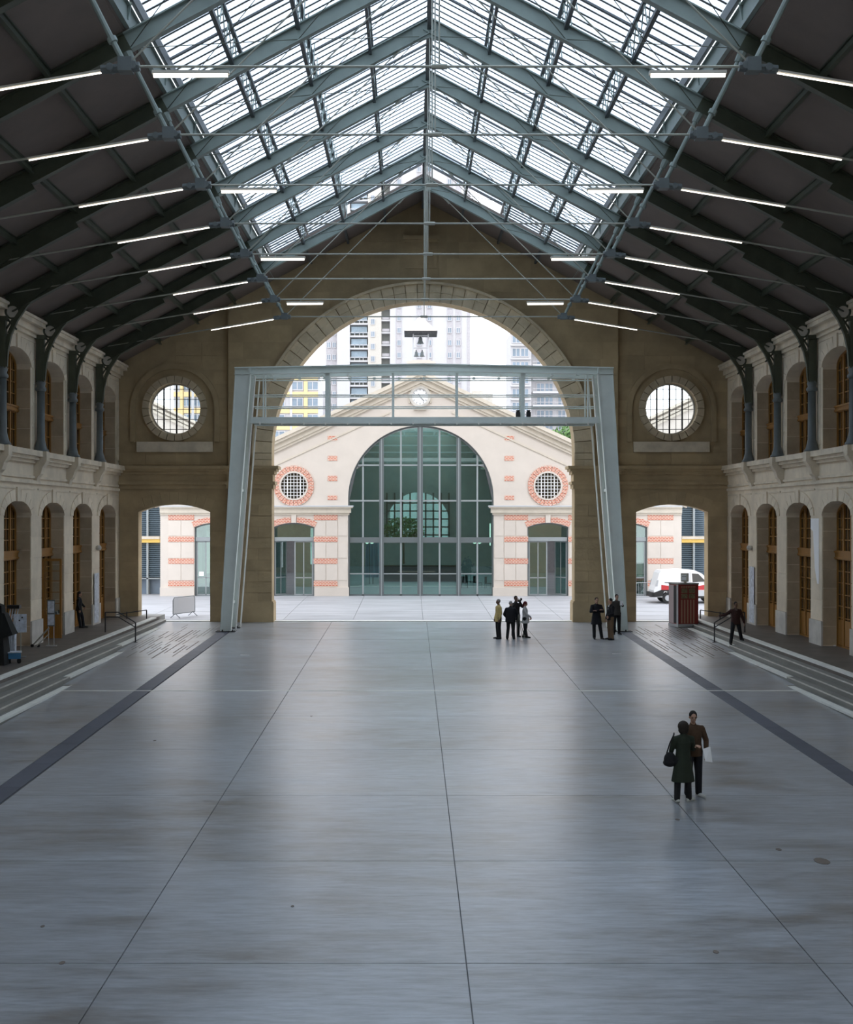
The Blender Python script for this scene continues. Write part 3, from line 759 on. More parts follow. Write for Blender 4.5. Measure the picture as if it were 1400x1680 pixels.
# ================================================================== STEEL GATE FRAME
def gx(px): return (px - 676) / 35.87 - .556
def gz(py): return 5.135 - (py - 849) / 35.87
GY0, GY1 = 58.3, 59.9
ga = empty('steel_gantry', label='pale green steel gantry with splayed legs standing before the round arch', cat='gantry')
for yf in (GY0, GY1):
    zb = fz(yf)
    for s in (-1, 1):
        b = MB(); q = [(9.30, zb), (8.84, zb), (7.93, 11.72), (8.62, 11.72)]
        p = [(s * x, z) for x, z in q]; b.plate(p, [], -.10, .10, XZ(yf)); b.build('leg', 'gantry', ga)
        b = MB(); b.beam((s * 8.86, yf, zb), (s * 7.95, yf, 11.72), .30, .06, (1, 0, 0)); b.beam((s * 9.29, yf, zb), (s * 8.61, yf, 11.72), .30, .05, (1, 0, 0)); b.build('leg_flange', 'gantry', ga)
        MB().box(min(s * 9.5, s * 8.6), max(s * 9.5, s * 8.6), yf - .3, yf + .3, zb, zb + .03).tube((s * 9.2, yf - .2, zb), (s * 9.2, yf - .2, zb + .1), .03).tube((s * 8.75, yf - .2, zb), (s * 8.75, yf - .2, zb + .1), .03).build('foot_plate', 'black', ga)
        MB().tube((s * 8.62, yf, zb), (s * 7.72, yf, 11.6), .035, .035, 8).build('drain_pipe', 'strip', ga)
    b = MB()
    for s in (-1, 1): b.ibeam((s * 8.66, yf, 11.83), (0, yf, 12.0), .30, .34, (0, 0, 1), 0, .05, .06)
    for x in [-7 + 1.17 * i for i in range(13)]: b.box(x - .06, x + .06, yf - .13, yf + .13, 11.62, 11.72)
    b.build('top_beam', 'gantry', ga)
    for s in (-1, 1): MB().box(s * 7.95 - .03, s * 7.95 + .03, yf - .15, yf + .15, 11.66, 12.0).build('end_plate', 'gantry', ga)
for s in (-1, 1):
    for z in (1.2, 6.4): MB().beam((s * (9.0 - z * .078), GY0, z), (s * (9.0 - z * .078), GY1, z), .12, .12).build('leg_tie', 'gantry', ga)
b = MB(); b.box(-7.95, 8.0, GY0 - .12, GY0 + .02, 9.44, 9.72).box(-7.95, 8.0, GY1 - .02, GY1 + .12, 9.44, 9.72); b.build('lower_beam', 'gantry', ga)
MB().box(-7.95, 8.0, GY0 + .02, GY1 - .02, 9.5, 9.56).build('walkway', 'steel', ga)
b = MB()
for x in [-7.5 + 1.0 * i for i in range(16)]: b.box(x - .03, x + .03, GY0 - .14, GY0 - .02, 9.38, 9.5)
tag(b.build('bracket_tab', 'strip', ga), kind='stuff')
for yf in (GY0 + .05, GY0 + .95):
    for z in (11.5, 10.74, 10.2): MB().tube((-7.86, yf, z), (7.9, yf, z), .025).build('rail', 'gantry', ga)
    for x, th in ((-7.36, .03), (-4.43, .10), (-1.42, .05), (1.51, .05), (4.52, .09), (7.5, .03)):
        MB().box(x - th, x + th, yf - .04, yf + .04, 9.72, 11.75).build('post', 'gantry', ga)
for x in (4.3, 4.78):
    MB().box(x - .1, x + .1, GY0 - .1, GY0 + .1, 9.74, 9.95).lathe([(.07, .2), (.09, .3)], (x, GY0, 9.74), 8).build('spotlight', 'black', ga)
cb = MB().tube((-9.42, 62.3, 1.9), (-8.95, 62.3, 8.4), .015).tube((-9.42, 62.3, 1.9), (-10.0, 62.3, 1.95), .015)
tag(cb.build('wall_cable', 'rod'), 'thin pale cable hanging down the wall left of the gantry leg', 'cable')

# ================================================================== COURTYARD FACADE
YF = 78.7; SF = FW / YF
def fx(px): return (px - 676) / SF - .556
def fzz(py): return 5.135 - (py - 849) / SF
fa = empty('facade_building', (0, 0, 0), label='white stone gabled building with big glazed arch across the courtyard', cat='building')
GZ, GS, GW = 14.05, .46, 16.1
def gz2(x): return GZ - GS * abs(x)
big = arch_pts(-4.5, 4.5, -.5, 6.32, 4.5, 36)
doors = [seg_arch(c - 1.27, c + 1.27, -.5, 4.53, .27) for c in (-12.72, -7.85, 7.85, 12.72)]
RC = 7.85; RZ2 = 7.09
b = MB().plate([(-GW, -1), (GW, -1), (GW, gz2(GW)), (0, GZ), (-GW, gz2(GW))], [big] + doors + [circ(-RC, RZ2, .84), circ(RC, RZ2, .84)], 0, .7, XZ(YF))
b.build('wall', 'facade', fa)
for s in (-1, 1):
    b = MB()
    def sb(o0, o1, p, x0=0.0, x1=GW + .3):
        b.hexa([(s * x0, YF - p, gz2(x0) - o1), (s * x1, YF - p, gz2(x1) - o1), (s * x1, YF + .3, gz2(x1) - o1), (s * x0, YF + .3, gz2(x0) - o1),
                (s * x0, YF - p, gz2(x0) - o0), (s * x1, YF - p, gz2(x1) - o0), (s * x1, YF + .3, gz2(x1) - o0), (s * x0, YF + .3, gz2(x0) - o0)])
    sb(-.12, .12, .62); sb(.12, .30, .5); sb(.30, .62, .26); sb(.62, .78, .16)
    b.build('gable_cornice', 'facade_trim', fa)
    b = MB(); sb(1.5, 1.6, .06, 1.9, 9.0); b.build('gable_moulding', 'facade_trim', fa)
    xs = sorted((s * 4.5, s * GW))
    for z0, z1, p, mm in ((5.29, 5.42, .08, 'facade_trim'), (5.42, 5.72, .18, 'facade_trim'), (5.72, 5.80, .30, 'facade_trim'), (5.80, 5.87, .34, 'zinc')):
        MB().box(xs[0] - (p if s > 0 else 0), xs[1] + (p if s < 0 else 0), YF - p, YF + .1, z0, z1).build('string_course', mm, fa)
    # plinth pieces
    for a, c in ((4.5, 6.58), (9.12, 11.45), (13.99, GW)):
        x0, x1 = sorted((s * (a - .06 if a < 5 else a), s * c)); MB().box(x0, x1, YF - .12, YF + .05, .1, .82).build('plinth', 'facade', fa)
    # brick bands and stone blocks
    for z0, z1 in ((9.88, 10.18), (8.64, 8.94), (7.39, 7.70), (6.23, 6.50)):
        x0, x1 = sorted((s * 5.17, s * 5.75)); MB().box(x0, x1, YF - .03, YF + .02, z0, z1).build('brick_band', 'brick', fa)
    lev = ((4.98, 5.29), (3.63, 3.97), (2.28, 2.60), (.88, 1.22))
    for z0, z1 in lev:
        for a, c in ((5.15, 6.62), (9.10, 11.46), (14.0, 15.6)):
            x0, x1 = sorted((s * a, s * c)); MB().box(x0, x1, YF - .03, YF + .02, z0, z1).build('brick_band', 'brick', fa)
    for z0, z1 in ((4.0, 4.96), (2.63, 3.61), (1.25, 2.26)):
        for a, c in ((4.53, 5.12), (5.14, 5.85), (5.87, 6.56), (9.16, 10.27), (10.29, 11.42), (14.03, 14.8), (14.82, 15.6)):
            x0, x1 = sorted((s * a, s * c)); MB().box(x0 + .01, x1 - .01, YF - .025, YF + .02, z0 + .01, z1 - .01).build('stone', 'facade', fa)
    for c in (7.85, 12.72):
        a = 1.27; R = (a * a + .27 ** 2) / .54; t0 = math.asin(a / R); cz = 4.80 - R
        for t1, t2 in ((-t0 * 1.02, -t0 * .13), (t0 * .13, t0 * 1.02)):
            MB().ring(s * c, cz, R + .02, R + .36, PI / 2 + t1, PI / 2 + t2, -.05, .02, XZ(YF), 6).build('brick_arch', 'brick', fa)
        MB().box(s * c - .15, s * c + .15, YF - .08, YF + .02, 4.8, 5.29).build('keystone', 'facade', fa)
    for i in range(28):
        t = 2 * PI * i / 28
        MB().ring(s * RC, RZ2, .90, 1.24, t + .012, t + 2 * PI / 28 - .012, -.07, .02, XZ(YF), 1).build('brick_voussoir', 'brick', fa)
    wi = MB().ring(s * RC, RZ2, .80, .90, 0, 2 * PI, -.09, .12, XZ(YF), 28).build('round_window', 'facade', fa)
    b = MB()
    for q in (-.6, -.4, -.2, 0, .2, .4, .6):
        h = math.sqrt(.82 ** 2 - q * q); w_ = .028 if abs(q) in (.4,) else .018
        b.box(s * RC + q - w_, s * RC + q + w_, YF + .05, YF + .10, RZ2 - h, RZ2 + h)
        if abs(q) != .2 or True: b.box(s * RC - h, s * RC + h, YF + .05, YF + .10, RZ2 + q * 1.0 - .016, RZ2 + q * 1.0 + .016)
    b.build('glazing_bar', 'white', wi)
    MB().plate(circ(s * RC, RZ2, .82, 24), [], .12, .14, XZ(YF)).build('pane', 'darkglass', wi)
# glazed arch
ag = MB()
outr = arch_pts(-4.5, 4.5, .26, 6.32, 4.5, 40); inr = arch_pts(-4.40, 4.40, .38, 6.32, 4.40, 40)
ag.plate(outr, [inr], .20, .34, XZ(YF))
ag = ag.build('arch_frame', 'mull', fa)
def topz(x, r=4.42): return 6.32 + math.sqrt(max(0, r * r - x * x))
for px, w_ in ((626, .14), (689.6, .17), (753, .14)):
    x = fx(px); MB().box(x - w_, x + w_, YF + .12, YF + .36, .28, topz(x)).build('mullion', 'mull', ag)
    MB().box(x - .03, x + .03, YF + .09, YF + .13, .28, topz(x)).build('mullion_cap', 'mull_light', ag)
for px in (595.6, 658, 721.6, 783.8):
    x = fx(px); MB().box(x - .05, x + .05, YF + .2, YF + .32, .28, topz(x)).build('glazing_bar', 'mull_light', ag)
for py, w_ in ((763, .045), (821.5, .045), (886, .17), (941.6, .03)):
    z = fzz(py); h = 4.4 if z < 6.32 else math.sqrt(4.4 ** 2 - (z - 6.32) ** 2)
    MB().box(-h, h, YF + .16, YF + .34, z - w_, z + w_).build('transom', 'mull' if w_ > .1 else 'mull_light', ag)
xs = [-4.4] + [fx(p) for p in (595.6, 626, 658, 689.6, 721.6, 753, 783.8)] + [4.4]
zs = [.38, fzz(941.6), fzz(886), fzz(821.5), fzz(763), 10.72]
r = random.Random(5)
for xa, xb in zip(xs, xs[1:]):
    for za, zb in zip(zs, zs[1:]):
        zt = min(topz(xa, 4.38), topz(xb, 4.38))
        if za >= max(topz(xa, 4.38), topz(xb, 4.38)): continue
        ta, tb = min(zb, topz(xa, 4.38)), min(zb, topz(xb, 4.38)); ta = max(ta, za); tb = max(tb, za)
        pts = [(xa, za), (xb, za), (xb, tb)]
        m_ = (xa + xb) / 2
        if min(zb, topz(m_, 4.38)) > (ta + tb) / 2 + .02: pts.append((m_, min(zb, topz(m_, 4.38))))
        pts.append((xa, ta))
        y = YF + .27 + r.uniform(-.004, .004)
        MB().plate(pts, [], 0, .008, XZ(y)).build('pane', 'fglass', ag)
# side doors
for i, c in enumerate((-12.72, -7.85, 7.85, 12.72)):
    d = MB().plate(seg_arch(c - 1.27, c + 1.27, .26, 4.53, .27), [seg_arch(c - 1.19, c + 1.19, .32, 4.48, .24)], .15, .3, XZ(YF)).build('door_frame', 'mull', fa)
    MB().box(c - 1.2, c + 1.2, YF + .10, YF + .32, 3.68, 3.92).build('transom', 'mull_light', d)
    MB().plate(seg_arch(c - 1.19, c + 1.19, 3.92, 4.48, .24), [], .22, .23, XZ(YF)).build('pane', 'fglass', d)
    op = -1 if c in (-7.85, 12.72) else 1
    for s in (-1, 1):
        x0, x1 = sorted((c + s * .02, c + s * 1.17)); bx_ = MB().plate([(x0, .3), (x1, .3), (x1, 3.68), (x0, 3.68)], [[(x0 + .07, .4), (x1 - .07, .4), (x1 - .07, 3.6), (x0 + .07, 3.6)]], 0, .05, XZ(0))
        bx_.box((x0 + x1) / 2 - .03, (x0 + x1) / 2 + .03, 0, .05, .35, 3.65); bx_.box(x0 + .05, x1 - .05, 0, .05, 1.38, 1.44)
        bx_.box(x0 + .07, x1 - .07, .02, .03, .4, 3.6) if False else None
        f2 = bx_.build('door_leaf', 'mull_light', d); g2 = MB().box(x0 + .07, x1 - .07, .022, .03, .4, 3.6).build('pane', 'fglass', f2)
        if s == op and abs(c) < 10:                 # one leaf stands ajar
            hinge = c + s * 1.17; ang = s * -1.0
            f2.location = (hinge, YF + .2, 0); f2.rotation_euler.z = ang
            for me in (f2.data, g2.data):
                for v in me.vertices: v.co.x -= hinge
        else: f2.location = (0, YF + .2, 0)
# notices on the doors
MB().box(fx(326), fx(334), YF + .16, YF + .17, fzz(945), fzz(938)).build('paper_notice', 'white', fa)
# clock
ck = MB().ring(-.05, 12.59, .50, .66, 0, 2 * PI, -.14, .05, XZ(YF), 32).build('clock', 'plinth', fa)
MB().plate(circ(-.05, 12.59, .52, 28), [], -.05, .02, XZ(YF)).build('clock_face', 'white', ck)
b = MB()
for i in range(12):
    t = PI * i / 6; b.beam((-.05 + .38 * math.cos(t), YF - .06, 12.59 + .38 * math.sin(t)), (-.05 + .47 * math.cos(t), YF - .06, 12.59 + .47 * math.sin(t)), .035, .02)
b.build('hour_marks', 'mull', ck)
b = MB().beam((-.05, YF - .08, 12.59), (.20, YF - .08, 12.32), .05, .02); b.beam((-.15, YF - .08, 12.78), (-.02, YF - .08, 12.56), .05, .02); b.build('clock_hands', 'black', ck)
b = MB().box(-.45, .35, YF - .2, YF, 11.78, 11.86).box(-.75, -.66, YF - .08, YF, 12.2, 12.9).box(.56, .65, YF - .08, YF, 12.2, 12.9); b.build('clock_bracket', 'facade_trim', fa)
# roof of the facade building and a chimney
b = MB()
for s in (-1, 1):
    b.hexa([(s * 3.3, YF + .3, gz2(3.3) - .1), (s * GW, YF + .3, gz2(GW) - .1), (s * GW, 112, gz2(GW) - .1), (s * 3.3, 112, gz2(3.3) - .1),
            (s * 3.3, YF + .3, gz2(3.3) + .05), (s * GW, YF + .3, gz2(GW) + .05), (s * GW, 112, gz2(GW) + .05), (s * 3.3, 112, gz2(3.3) + .05)])
b.build('roof', 'zinc', fa)
b = MB()
for i in range(9):
    y = 80 + 4 * i
    for s in (-1, 1): b.beam((0, y, GZ - .3), (s * GW, y, gz2(GW) - .3), .15, .3)
b.build('roof_truss', 'steel', fa)
MB().box(-.08, .08, 79, 112, GZ - .2, GZ).build('ridge_beam', 'steel', fa)
for s in (-1, 1):
    for i in range(6):
        x = s * (.35 + .5 * i); b = MB(); x0, x1 = x - .2, x + .2
        b.hexa([(x0, 79.2, gz2(x0)), (x1, 79.2, gz2(x1)), (x1, 112, gz2(x1)), (x0, 112, gz2(x0)), (x0, 79.2, gz2(x0) + .02), (x1, 79.2, gz2(x1) + .02), (x1, 112, gz2(x1) + .02), (x0, 112, gz2(x0) + .02)]); b.build('roof_glass', 'thinglass', fa)
MB().box(3.9, 4.5, 79.6, 80.4, 11.8, 12.9).box(3.2, 3.9, 79.6, 80.2, 12.2, 13.05).build('chimney', 'plinth', fa)
# rooms behind the glass
MB().box(-GW, GW, 79.4, 112, .0, .26).build('inner_floor', 'court', fa)
for s in (-1, 1):
    b = MB().plate([(79.4, 0), (112, 0), (112, 6.7), (79.4, 6.7)], [[(82 + 4 * i, 1.0), (84 + 4 * i, 1.0), (84 + 4 * i, 4.2), (82 + 4 * i, 4.2)] for i in range(7)], 0, .4, lambda u, v, d: (s * (GW - .4 + d), u, v)); b.build('side_wall', 'stone_side', fa)
MB().plate([(-GW, 0), (GW, 0), (GW, gz2(GW)), (0, GZ), (-GW, gz2(GW))], [arch_pts(-2.75, 2.75, 3.0, 4.6, 2.75, 24), [(-9.5, 1), (-8.3, 1), (-8.3, 4.2), (-9.5, 4.2)], [(8.3, 1), (9.5, 1), (9.5, 4.2), (8.3, 4.2)]], 0, .5, XZ(112)).build('rear_wall', 't_grey', fa)
b = MB()
for i in range(9): b.box(-2.75 + .68 * i - .07, -2.75 + .68 * i + .07, 111.8, 112, 3, 7.3)
for z in (3.6, 4.3, 5.0, 5.7, 6.4): b.box(-2.7, 2.7, 111.8, 112, z - .06, z + .06)
b.build('window_grid', 'bar', fa)
for s in (-1, 1):
    for i in range(9):
        MB().box(min(s * 4.4, s * 8.2), max(s * 4.4, s * 8.2), 84.0 + .9 * i, 84.35 + .9 * i, 8.6 - .0 * i, 8.7).build('wooden_slat', 'facade', fa)
# things behind the glass
t = empty('bar_counter', (0, 96, .26), label='dark bar counter with a red stripe behind the arch glass', cat='counter')
MB().box(-2.9, 3.1, 0, 1, 0, 1.25).build('counter_body', 'black', t); MB().box(-1.6, 1.2, -.03, 0, .75, .85).build('stripe', 'brick', t); MB().box(-3, 3.2, -.1, 1.1, 1.25, 1.32).build('counter_top', 'mull', t)
for x, nm in ((-4.15, 'left'), (3.45, 'right')):
    g = empty('globe_lamp', (x + .6, 90, .26), label=nm + ' pair of glowing globe lamps on a pole behind the glass', cat='lamp', group='globe lamps')
    MB().tube((0, 0, 0), (0, 0, 3.1), .03).build('pole', 'mull', g)
    for dx in (-.17, .17): MB().lathe([(.02, -.13), (.1, -.1), (.14, 0), (.1, .1), (.02, .13)], (dx, 0, 3.15), 10).build('globe', 'lamp', g, True)
for x, h, nm in ((6.05, 1.9, 'nearer'), (7.2, 1.0, 'further')):
    g = empty('hanging_tube_lamp', (x - 1.2, 88, 3.2), label='thin upright glowing tube hanging behind the glass, %s one' % nm, cat='lamp')
    MB().tube((0, 0, 0), (0, 0, h * .8), .035).build('tube', 'lamp', g); MB().tube((0, 0, h * .8), (0, 0, 8), .006).build('cord', 'black', g)
def crown(b, c, rad, n, sz, rnd):
    for i in range(n):
        v = Vector((rnd.gauss(0, 1), rnd.gauss(0, 1), rnd.gauss(0, 1))).normalized() * rnd.uniform(.55, 1.05)
        p = Vector((c[0] + v.x * rad[0], c[1] + v.y * rad[1], c[2] + v.z * rad[2]))
        a = Vector((rnd.gauss(0, 1), rnd.gauss(0, 1), rnd.gauss(0, 1))).normalized() * sz; e = a.orthogonal().normalized() * sz * .5
        k = len(b.v); b.v += [tuple(p - a), tuple(p + e), tuple(p + a), tuple(p - e)]; b.f.append((k, k + 1, k + 2, k + 3))
M['leaf'] = mat('green_leaf', (0.10, 0.20, 0.05), .7, var=.4, scale=3)
M['bark'] = mat('brown_bark', (0.12, .09, .06), .9)
t = empty('potted_tree', (-1.2, 100, .26), label='green leafy tree in a tub behind the arch glass', cat='tree')
MB().lathe([(.4, 0), (.5, .7)], (0, 0, 0), 12).build('tub', 'white', t); MB().tube((0, 0, .6), (0, 0, 3.2), .08, .05).build('trunk', 'bark', t)
b = MB(); crown(b, (0, 0, 3.9), (1.6, 1.2, 1.0), 900, .14, random.Random(2)); tag(b.build('foliage', 'leaf', t), kind='stuff')
t = empty('folded_blue_drape', (-3.4, 93, .26), label='tall pale blue draped cloth behind the left part of the glass', cat='drape')
M['drape'] = mat('pale_blue_cloth', (.35, .45, .6), .9)
b = MB(); prof = []
for i in range(13): prof.append((-.6 + .1 * i, .12 * math.sin(i * 1.7)))
for (a, c), (a2, c2) in zip(prof, prof[1:]): b.hexa([(a, c, 0.5), (a2, c2, .5), (a2, c2 + .03, .5), (a, c + .03, .5), (a * .8, c, 3.2), (a2 * .8, c2, 3.2), (a2 * .8, c2 + .03, 3.2), (a * .8, c + .03, 3.2)])
b.build('cloth', 'drape', t); MB().tube((-.6, 0, 3.2), (.6, 0, 3.2), .03).tube((0, 0, 0), (0, 0, 3.2), .03).build('stand', 'black', t)
for k, (x, y) in enumerate(((3.0, 86), (3.9, 86.4), (4.6, 85.6), (3.4, 88.2))):
    t = empty('cafe_chair', (x, y, .26), .6 * k, label='dark chair behind the right part of the glass, %s' % ['leftmost', 'middle one', 'rightmost', 'furthest back'][k], cat='chair', group='chairs behind the glass')
    MB().box(-.22, .22, -.22, .22, .43, .47).build('seat', 'black', t); MB().box(-.22, .22, .19, .22, .47, .9).build('backrest', 'black', t)
    for a in (-.2, .2):
        for c in (-.2, .2): MB().tube((a, c, 0), (a, c, .43), .015).build('leg', 'black', t)
# bell tower on the gable
bt = empty('bell_turret', (.0, 79.4, 13.9), label='open bell turret with a flared pale roof on top of the gable', cat='turret')
s_ = FW / 79.4
def bz(py): return 5.135 - (py - 849) / s_ - 13.9
X0 = (690.5 - 676) / s_ - .556
prof = [(1.0, bz(547)), (.80, bz(541)), (.55, bz(534)), (.30, bz(527)), (.22, bz(523)), (.06, bz(520))]
b = MB(); k = 0
for (r0, z0), (r1, z1) in zip(prof, prof[1:]): b.hexa([(X0 - r0, -r0, z0), (X0 + r0, -r0, z0), (X0 + r0, r0, z0), (X0 - r0, r0, z0), (X0 - r1, -r1, z1), (X0 + r1, -r1, z1), (X0 + r1, r1, z1), (X0 - r1, r1, z1)])
b.build('turret_roof', 'facade', bt)
b = MB().box(X0 - 1.02, X0 + 1.02, -1.02, 1.02, bz(549.5), bz(546.5))
for i in range(14):
    x = X0 - .98 + i * .15; b.box(x - .03, x + .03, -1.03, -.98, bz(551.2 - .8 * (i % 2)), bz(549))
b.build('roof_fringe', 'black', bt)
for dx in (-.47, .47):
    for dy in (-.45, .45): MB().box(X0 + dx - .035, X0 + dx + .035, dy - .035, dy + .035, 0, bz(549)).build('post', 'zinc', bt)
b = MB().box(X0 - .5, X0 + .5, -.04, .04, bz(571.5), bz(570)).box(X0 - .5, X0 + .5, -.04, .04, bz(552), bz(550)); b.build('bell_beam', 'zinc', bt)
b = MB().box(X0 - .9, X0 + .9, -.6, .6, -.6, bz(594)).box(X0 - .6, X0 + .6, -.5, .5, bz(594), bz(592)); b.build('base', 'facade', bt)
def bell(cx, cz, h, nm):
    t = empty('bell', (cx, 79.4, cz), label=nm, cat='bell', group='turret bells')
    MB().lathe([(.50 * h, 0), (.44 * h, .08 * h), (.30 * h, .35 * h), (.26 * h, .7 * h), (.2 * h, .85 * h), (.05 * h, .9 * h)], (0, 0, 0), 14).build('bell_body', 'mull', t, True)
    MB().tube((0, 0, .88 * h), (0, 0, 1.15 * h), .03).build('hanger', 'black', t); MB().tube((0, 0, -.06 * h), (0, 0, .3 * h), .02).build('clapper', 'black', t)
bell(X0 - .02, 13.9 + bz(564), .46, 'large dark bronze bell high in the turret')
bell(X0 + .09, 13.9 + bz(585), .36, 'smaller bell hanging low in the turret, right one'); bell(X0 - .28, 13.9 + bz(585), .36, 'smaller bell hanging low in the turret, left one')

# ================================================================== SIDE ANNEXES WITH LOUVRES
M['bluewall'] = mat('blue_grey_cladding', (.16, .21, .27), .5, var=.1)
M['louvre'] = mat('dark_blue_louvre', (.10, .14, .17), .5)
M['ochre'] = mat('yellow_ochre_beam', (.75, .50, .12), .6)
for s in (-1, 1):
    sd = 'left' if s < 0 else 'right'
    an = empty('louvred_annex', label='blue grey louvred annex beside the white facade, seen through the %s low arch' % sd, cat='building')
    def sb(name, a, c, y0, y1, z0, z1, m):
        x0, x1 = sorted((s * a, s * c)); return MB().box(x0, x1, y0, y1, z0, z1).build(name, m, an)
    sb('wall', 16.45, 30, 80.9, 88, .1, 7.6, 'bluewall'); sb('beam', 16.45, 30, 80.3, 80.9, 3.55, 3.78, 'ochre'); sb('beam_cap', 16.45, 30, 80.2, 80.9, 3.78, 3.95, 'facade_trim')
    for z0, z1 in ((.3, 3.5), (4.0, 7.4)):
        b = MB(); z = z0 + (1.1 if z0 < 1 else 0)
        while z < z1:
            x0, x1 = sorted((s * 16.47, s * 17.9)); b.hexa([(x0, 80.5, z), (x1, 80.5, z), (x1, 80.62, z + .07), (x0, 80.62, z + .07), (x0, 80.5, z + .02), (x1, 80.5, z + .02), (x1, 80.62, z + .09), (x0, 80.62, z + .09)]); z += .125
        tag(b.build('louvre_slats', 'louvre', an), kind='stuff')
    for x in (17.25, 18.4, 21, 23.5): sb('mullion', x - .06, x + .06, 80.4, 80.9, .2, 7.4, 'mull_light')
    sb('sill_rail', 16.47, 30, 80.4, 80.9, 1.25, 1.32, 'mull_light')
    sb('shutter', 18.5, 20.9, 80.7, 80.9, .3, 3.5, 'bluewall')
    gy = 113.5
    sh = empty('side_hall', label='pale gabled hall behind the %s louvred annex' % sd, cat='building')
    MB().plate([(s * x, z) for x, z in ((17.5, 0), (17.5, 12.4), (36, 21.2), (54, 12.6), (54, 0))], [], 0, 10, XZ(gy)).build('wall', 'facade', sh)
    b = MB()
    for o, p in ((0, .6), (.45, .35), (.8, .2)):
        for a, c in (((17.2, 12.35), (36, 21.3)), ((54.4, 12.5), (36, 21.3))):
            b.beam((s * a[0], gy - p / 2, a[1] - o), (s * c[0], gy - p / 2, c[1] - o), p + .2, .22)
    b.build('gable_cornice', 'facade_trim', sh)
    # courtyard side wall so the court is closed
# ================================================================== FAR BUILDINGS
M['t_white'] = mat('white_render', (.50, .49, .495), .9, var=.03)
M['t_beige'] = mat('beige_panel', (.50, .47, .42), .9, var=.06)
M['t_dark'] = mat('painted_recess_shade', (.27, .28, .26), .9)  # shade of the balcony recesses put into the wall colour
M['t_glass'] = mat('window_pane', (.22, .28, .34), .15, var=.3, scale=.3)
M['t_blue'] = mat('balcony_glazing', (.36, .47, .55), .3, var=.35, scale=.25)
M['t_yel'] = mat('yellow_render', (.72, .54, .27), .9)
def bld(name, label, Y):
    e = empty(name, label=label, cat='building'); s_ = FW / Y
    X = lambda px: (px - 676) / s_ - .556
    Z = lambda py: 5.135 - (py - 849) / s_
    def bx(nm, p0, p1, q0, q1, dy, m, dep=10, par=e): return MB().box(X(p0), X(p1), Y + dy, Y + dy + dep, Z(q1), Z(q0)).build(nm, m, par)
    return e, X, Z, bx
tw, X, Z, bx = bld('tower_block', 'tall white and grey apartment tower rising behind the gable', 300)
TOPY = 232
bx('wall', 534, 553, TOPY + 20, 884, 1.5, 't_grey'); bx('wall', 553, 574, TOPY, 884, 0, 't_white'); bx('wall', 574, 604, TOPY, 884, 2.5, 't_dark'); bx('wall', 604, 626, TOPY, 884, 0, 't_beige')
bx('wall', 626, 640, TOPY, 884, 2.2, 't_dark'); bx('wall', 640, 772, TOPY, 884, 0, 't_white')
for p in (650, 684, 700, 734, 748, 767): bx('window_bay', p, p + (9 if p < 760 else 5), TOPY, 884, -.12, 't_grey', .2)
def winmesh(w_, h, fr='t_white'):
    m0 = MB().box(-w_ / 2, w_ / 2, -.02, .1, -h / 2, h / 2).mesh('pane', 't_glass')
    f = MB()
    for x in (-w_ / 2, 0, w_ / 2): f.box(x - .07, x + .07, -.1, .1, -h / 2 - .07, h / 2 + .07)
    for z in (-h / 2, h / 2): f.box(-w_ / 2, w_ / 2, -.1, .1, z - .07, z + .07)
    return m0, f.mesh('window', fr)
def addwin(e, ms, x, y, z):
    w_ = link('window', ms[1], e, (x, y, z)); link('pane', ms[0], w_)
w1 = winmesh(.85, 1.25); pitch = 20.3
for i in range(22):
    py = 256 + pitch * i
    for p in (539, 548): addwin(tw, w1, X(p), 300 + 1.4, Z(py + 4))
    for p in (612,): addwin(tw, w1, X(p), 299.9, Z(py + 8))
    for p in (655, 688, 705, 738, 752): addwin(tw, w1, X(p), 299.75, Z(py + 2))
    # balconies
    bx('balcony_slab', 574, 604, py + 10, py + 12.5, .2, 't_white', 2.2); bx('balcony_glazing', 576, 602, py - 6, py + 5, 1.6, 't_blue', .2)
    b = MB()
    for q in (574.5, 582, 590, 596, 603.5): b.box(X(q) - .06, X(q) + .06, 300.3, 300.4, Z(py + 10), Z(py + 4.5))
    b.box(X(574.5), X(603.5), 300.3, 300.36, Z(py + 5.5), Z(py + 4.5)); b.build('balcony_rail', 't_white', tw)
    bx('balcony_slab', 626, 640, py + 4, py + 6.5, .4, 't_white', 2); bx('balcony_rail', 627, 639, py - 1.5, py + 3, .6, 't_grey', .1)
ye, X, Z, bx = bld('yellow_apartment_block', 'yellow and white apartment block left of the tower', 213)
bx('wall', 285, 522, 618, 900, 0, 't_white', 12)
for q in (616, 643, 670, 697, 724, 751): bx('spandrel', 285, 522, q, q + 8, -.25, 't_yel', .4)
for p in (296, 330, 370, 410, 499): bx('pilaster', p, p + 6, 618, 900, -.3, 't_yel', .5)
for p in (315, 350, 440, 476): bx('pilaster', p, p + 4, 618, 900, -.35, 't_white', .5)
bx('cornice', 283, 524, 614, 618, -.6, 't_white', 3)
w2 = winmesh(1.9, 1.35)
for p in (306, 324, 342, 390, 425, 458, 488, 513):
    for q in (633, 660, 687, 714): addwin(ye, w2, X(p), 212.9, Z(q))
gb, X, Z, bx = bld('grey_balcony_block', 'small white block with dark balconies between the yellow block and the tower', 230)
bx('wall', 506, 533, 641, 900, 0, 't_white', 10); bx('roof_slab', 501, 527, 638, 641, -1.2, 't_grey', 6)
for q in (645, 663, 681, 699):
    bx('loggia', 508, 524, q, q + 11, -.1, 't_dark', .3); bx('balcony_slab', 505, 526, q + 11, q + 13, -1.3, 't_grey', 1.4); bx('balcony_rail', 506, 525, q + 7, q + 8, -1.2, 't_grey', .1); bx('balcony_glazing', 511, 521, q + 1, q + 9, -.2, 't_blue', .15)
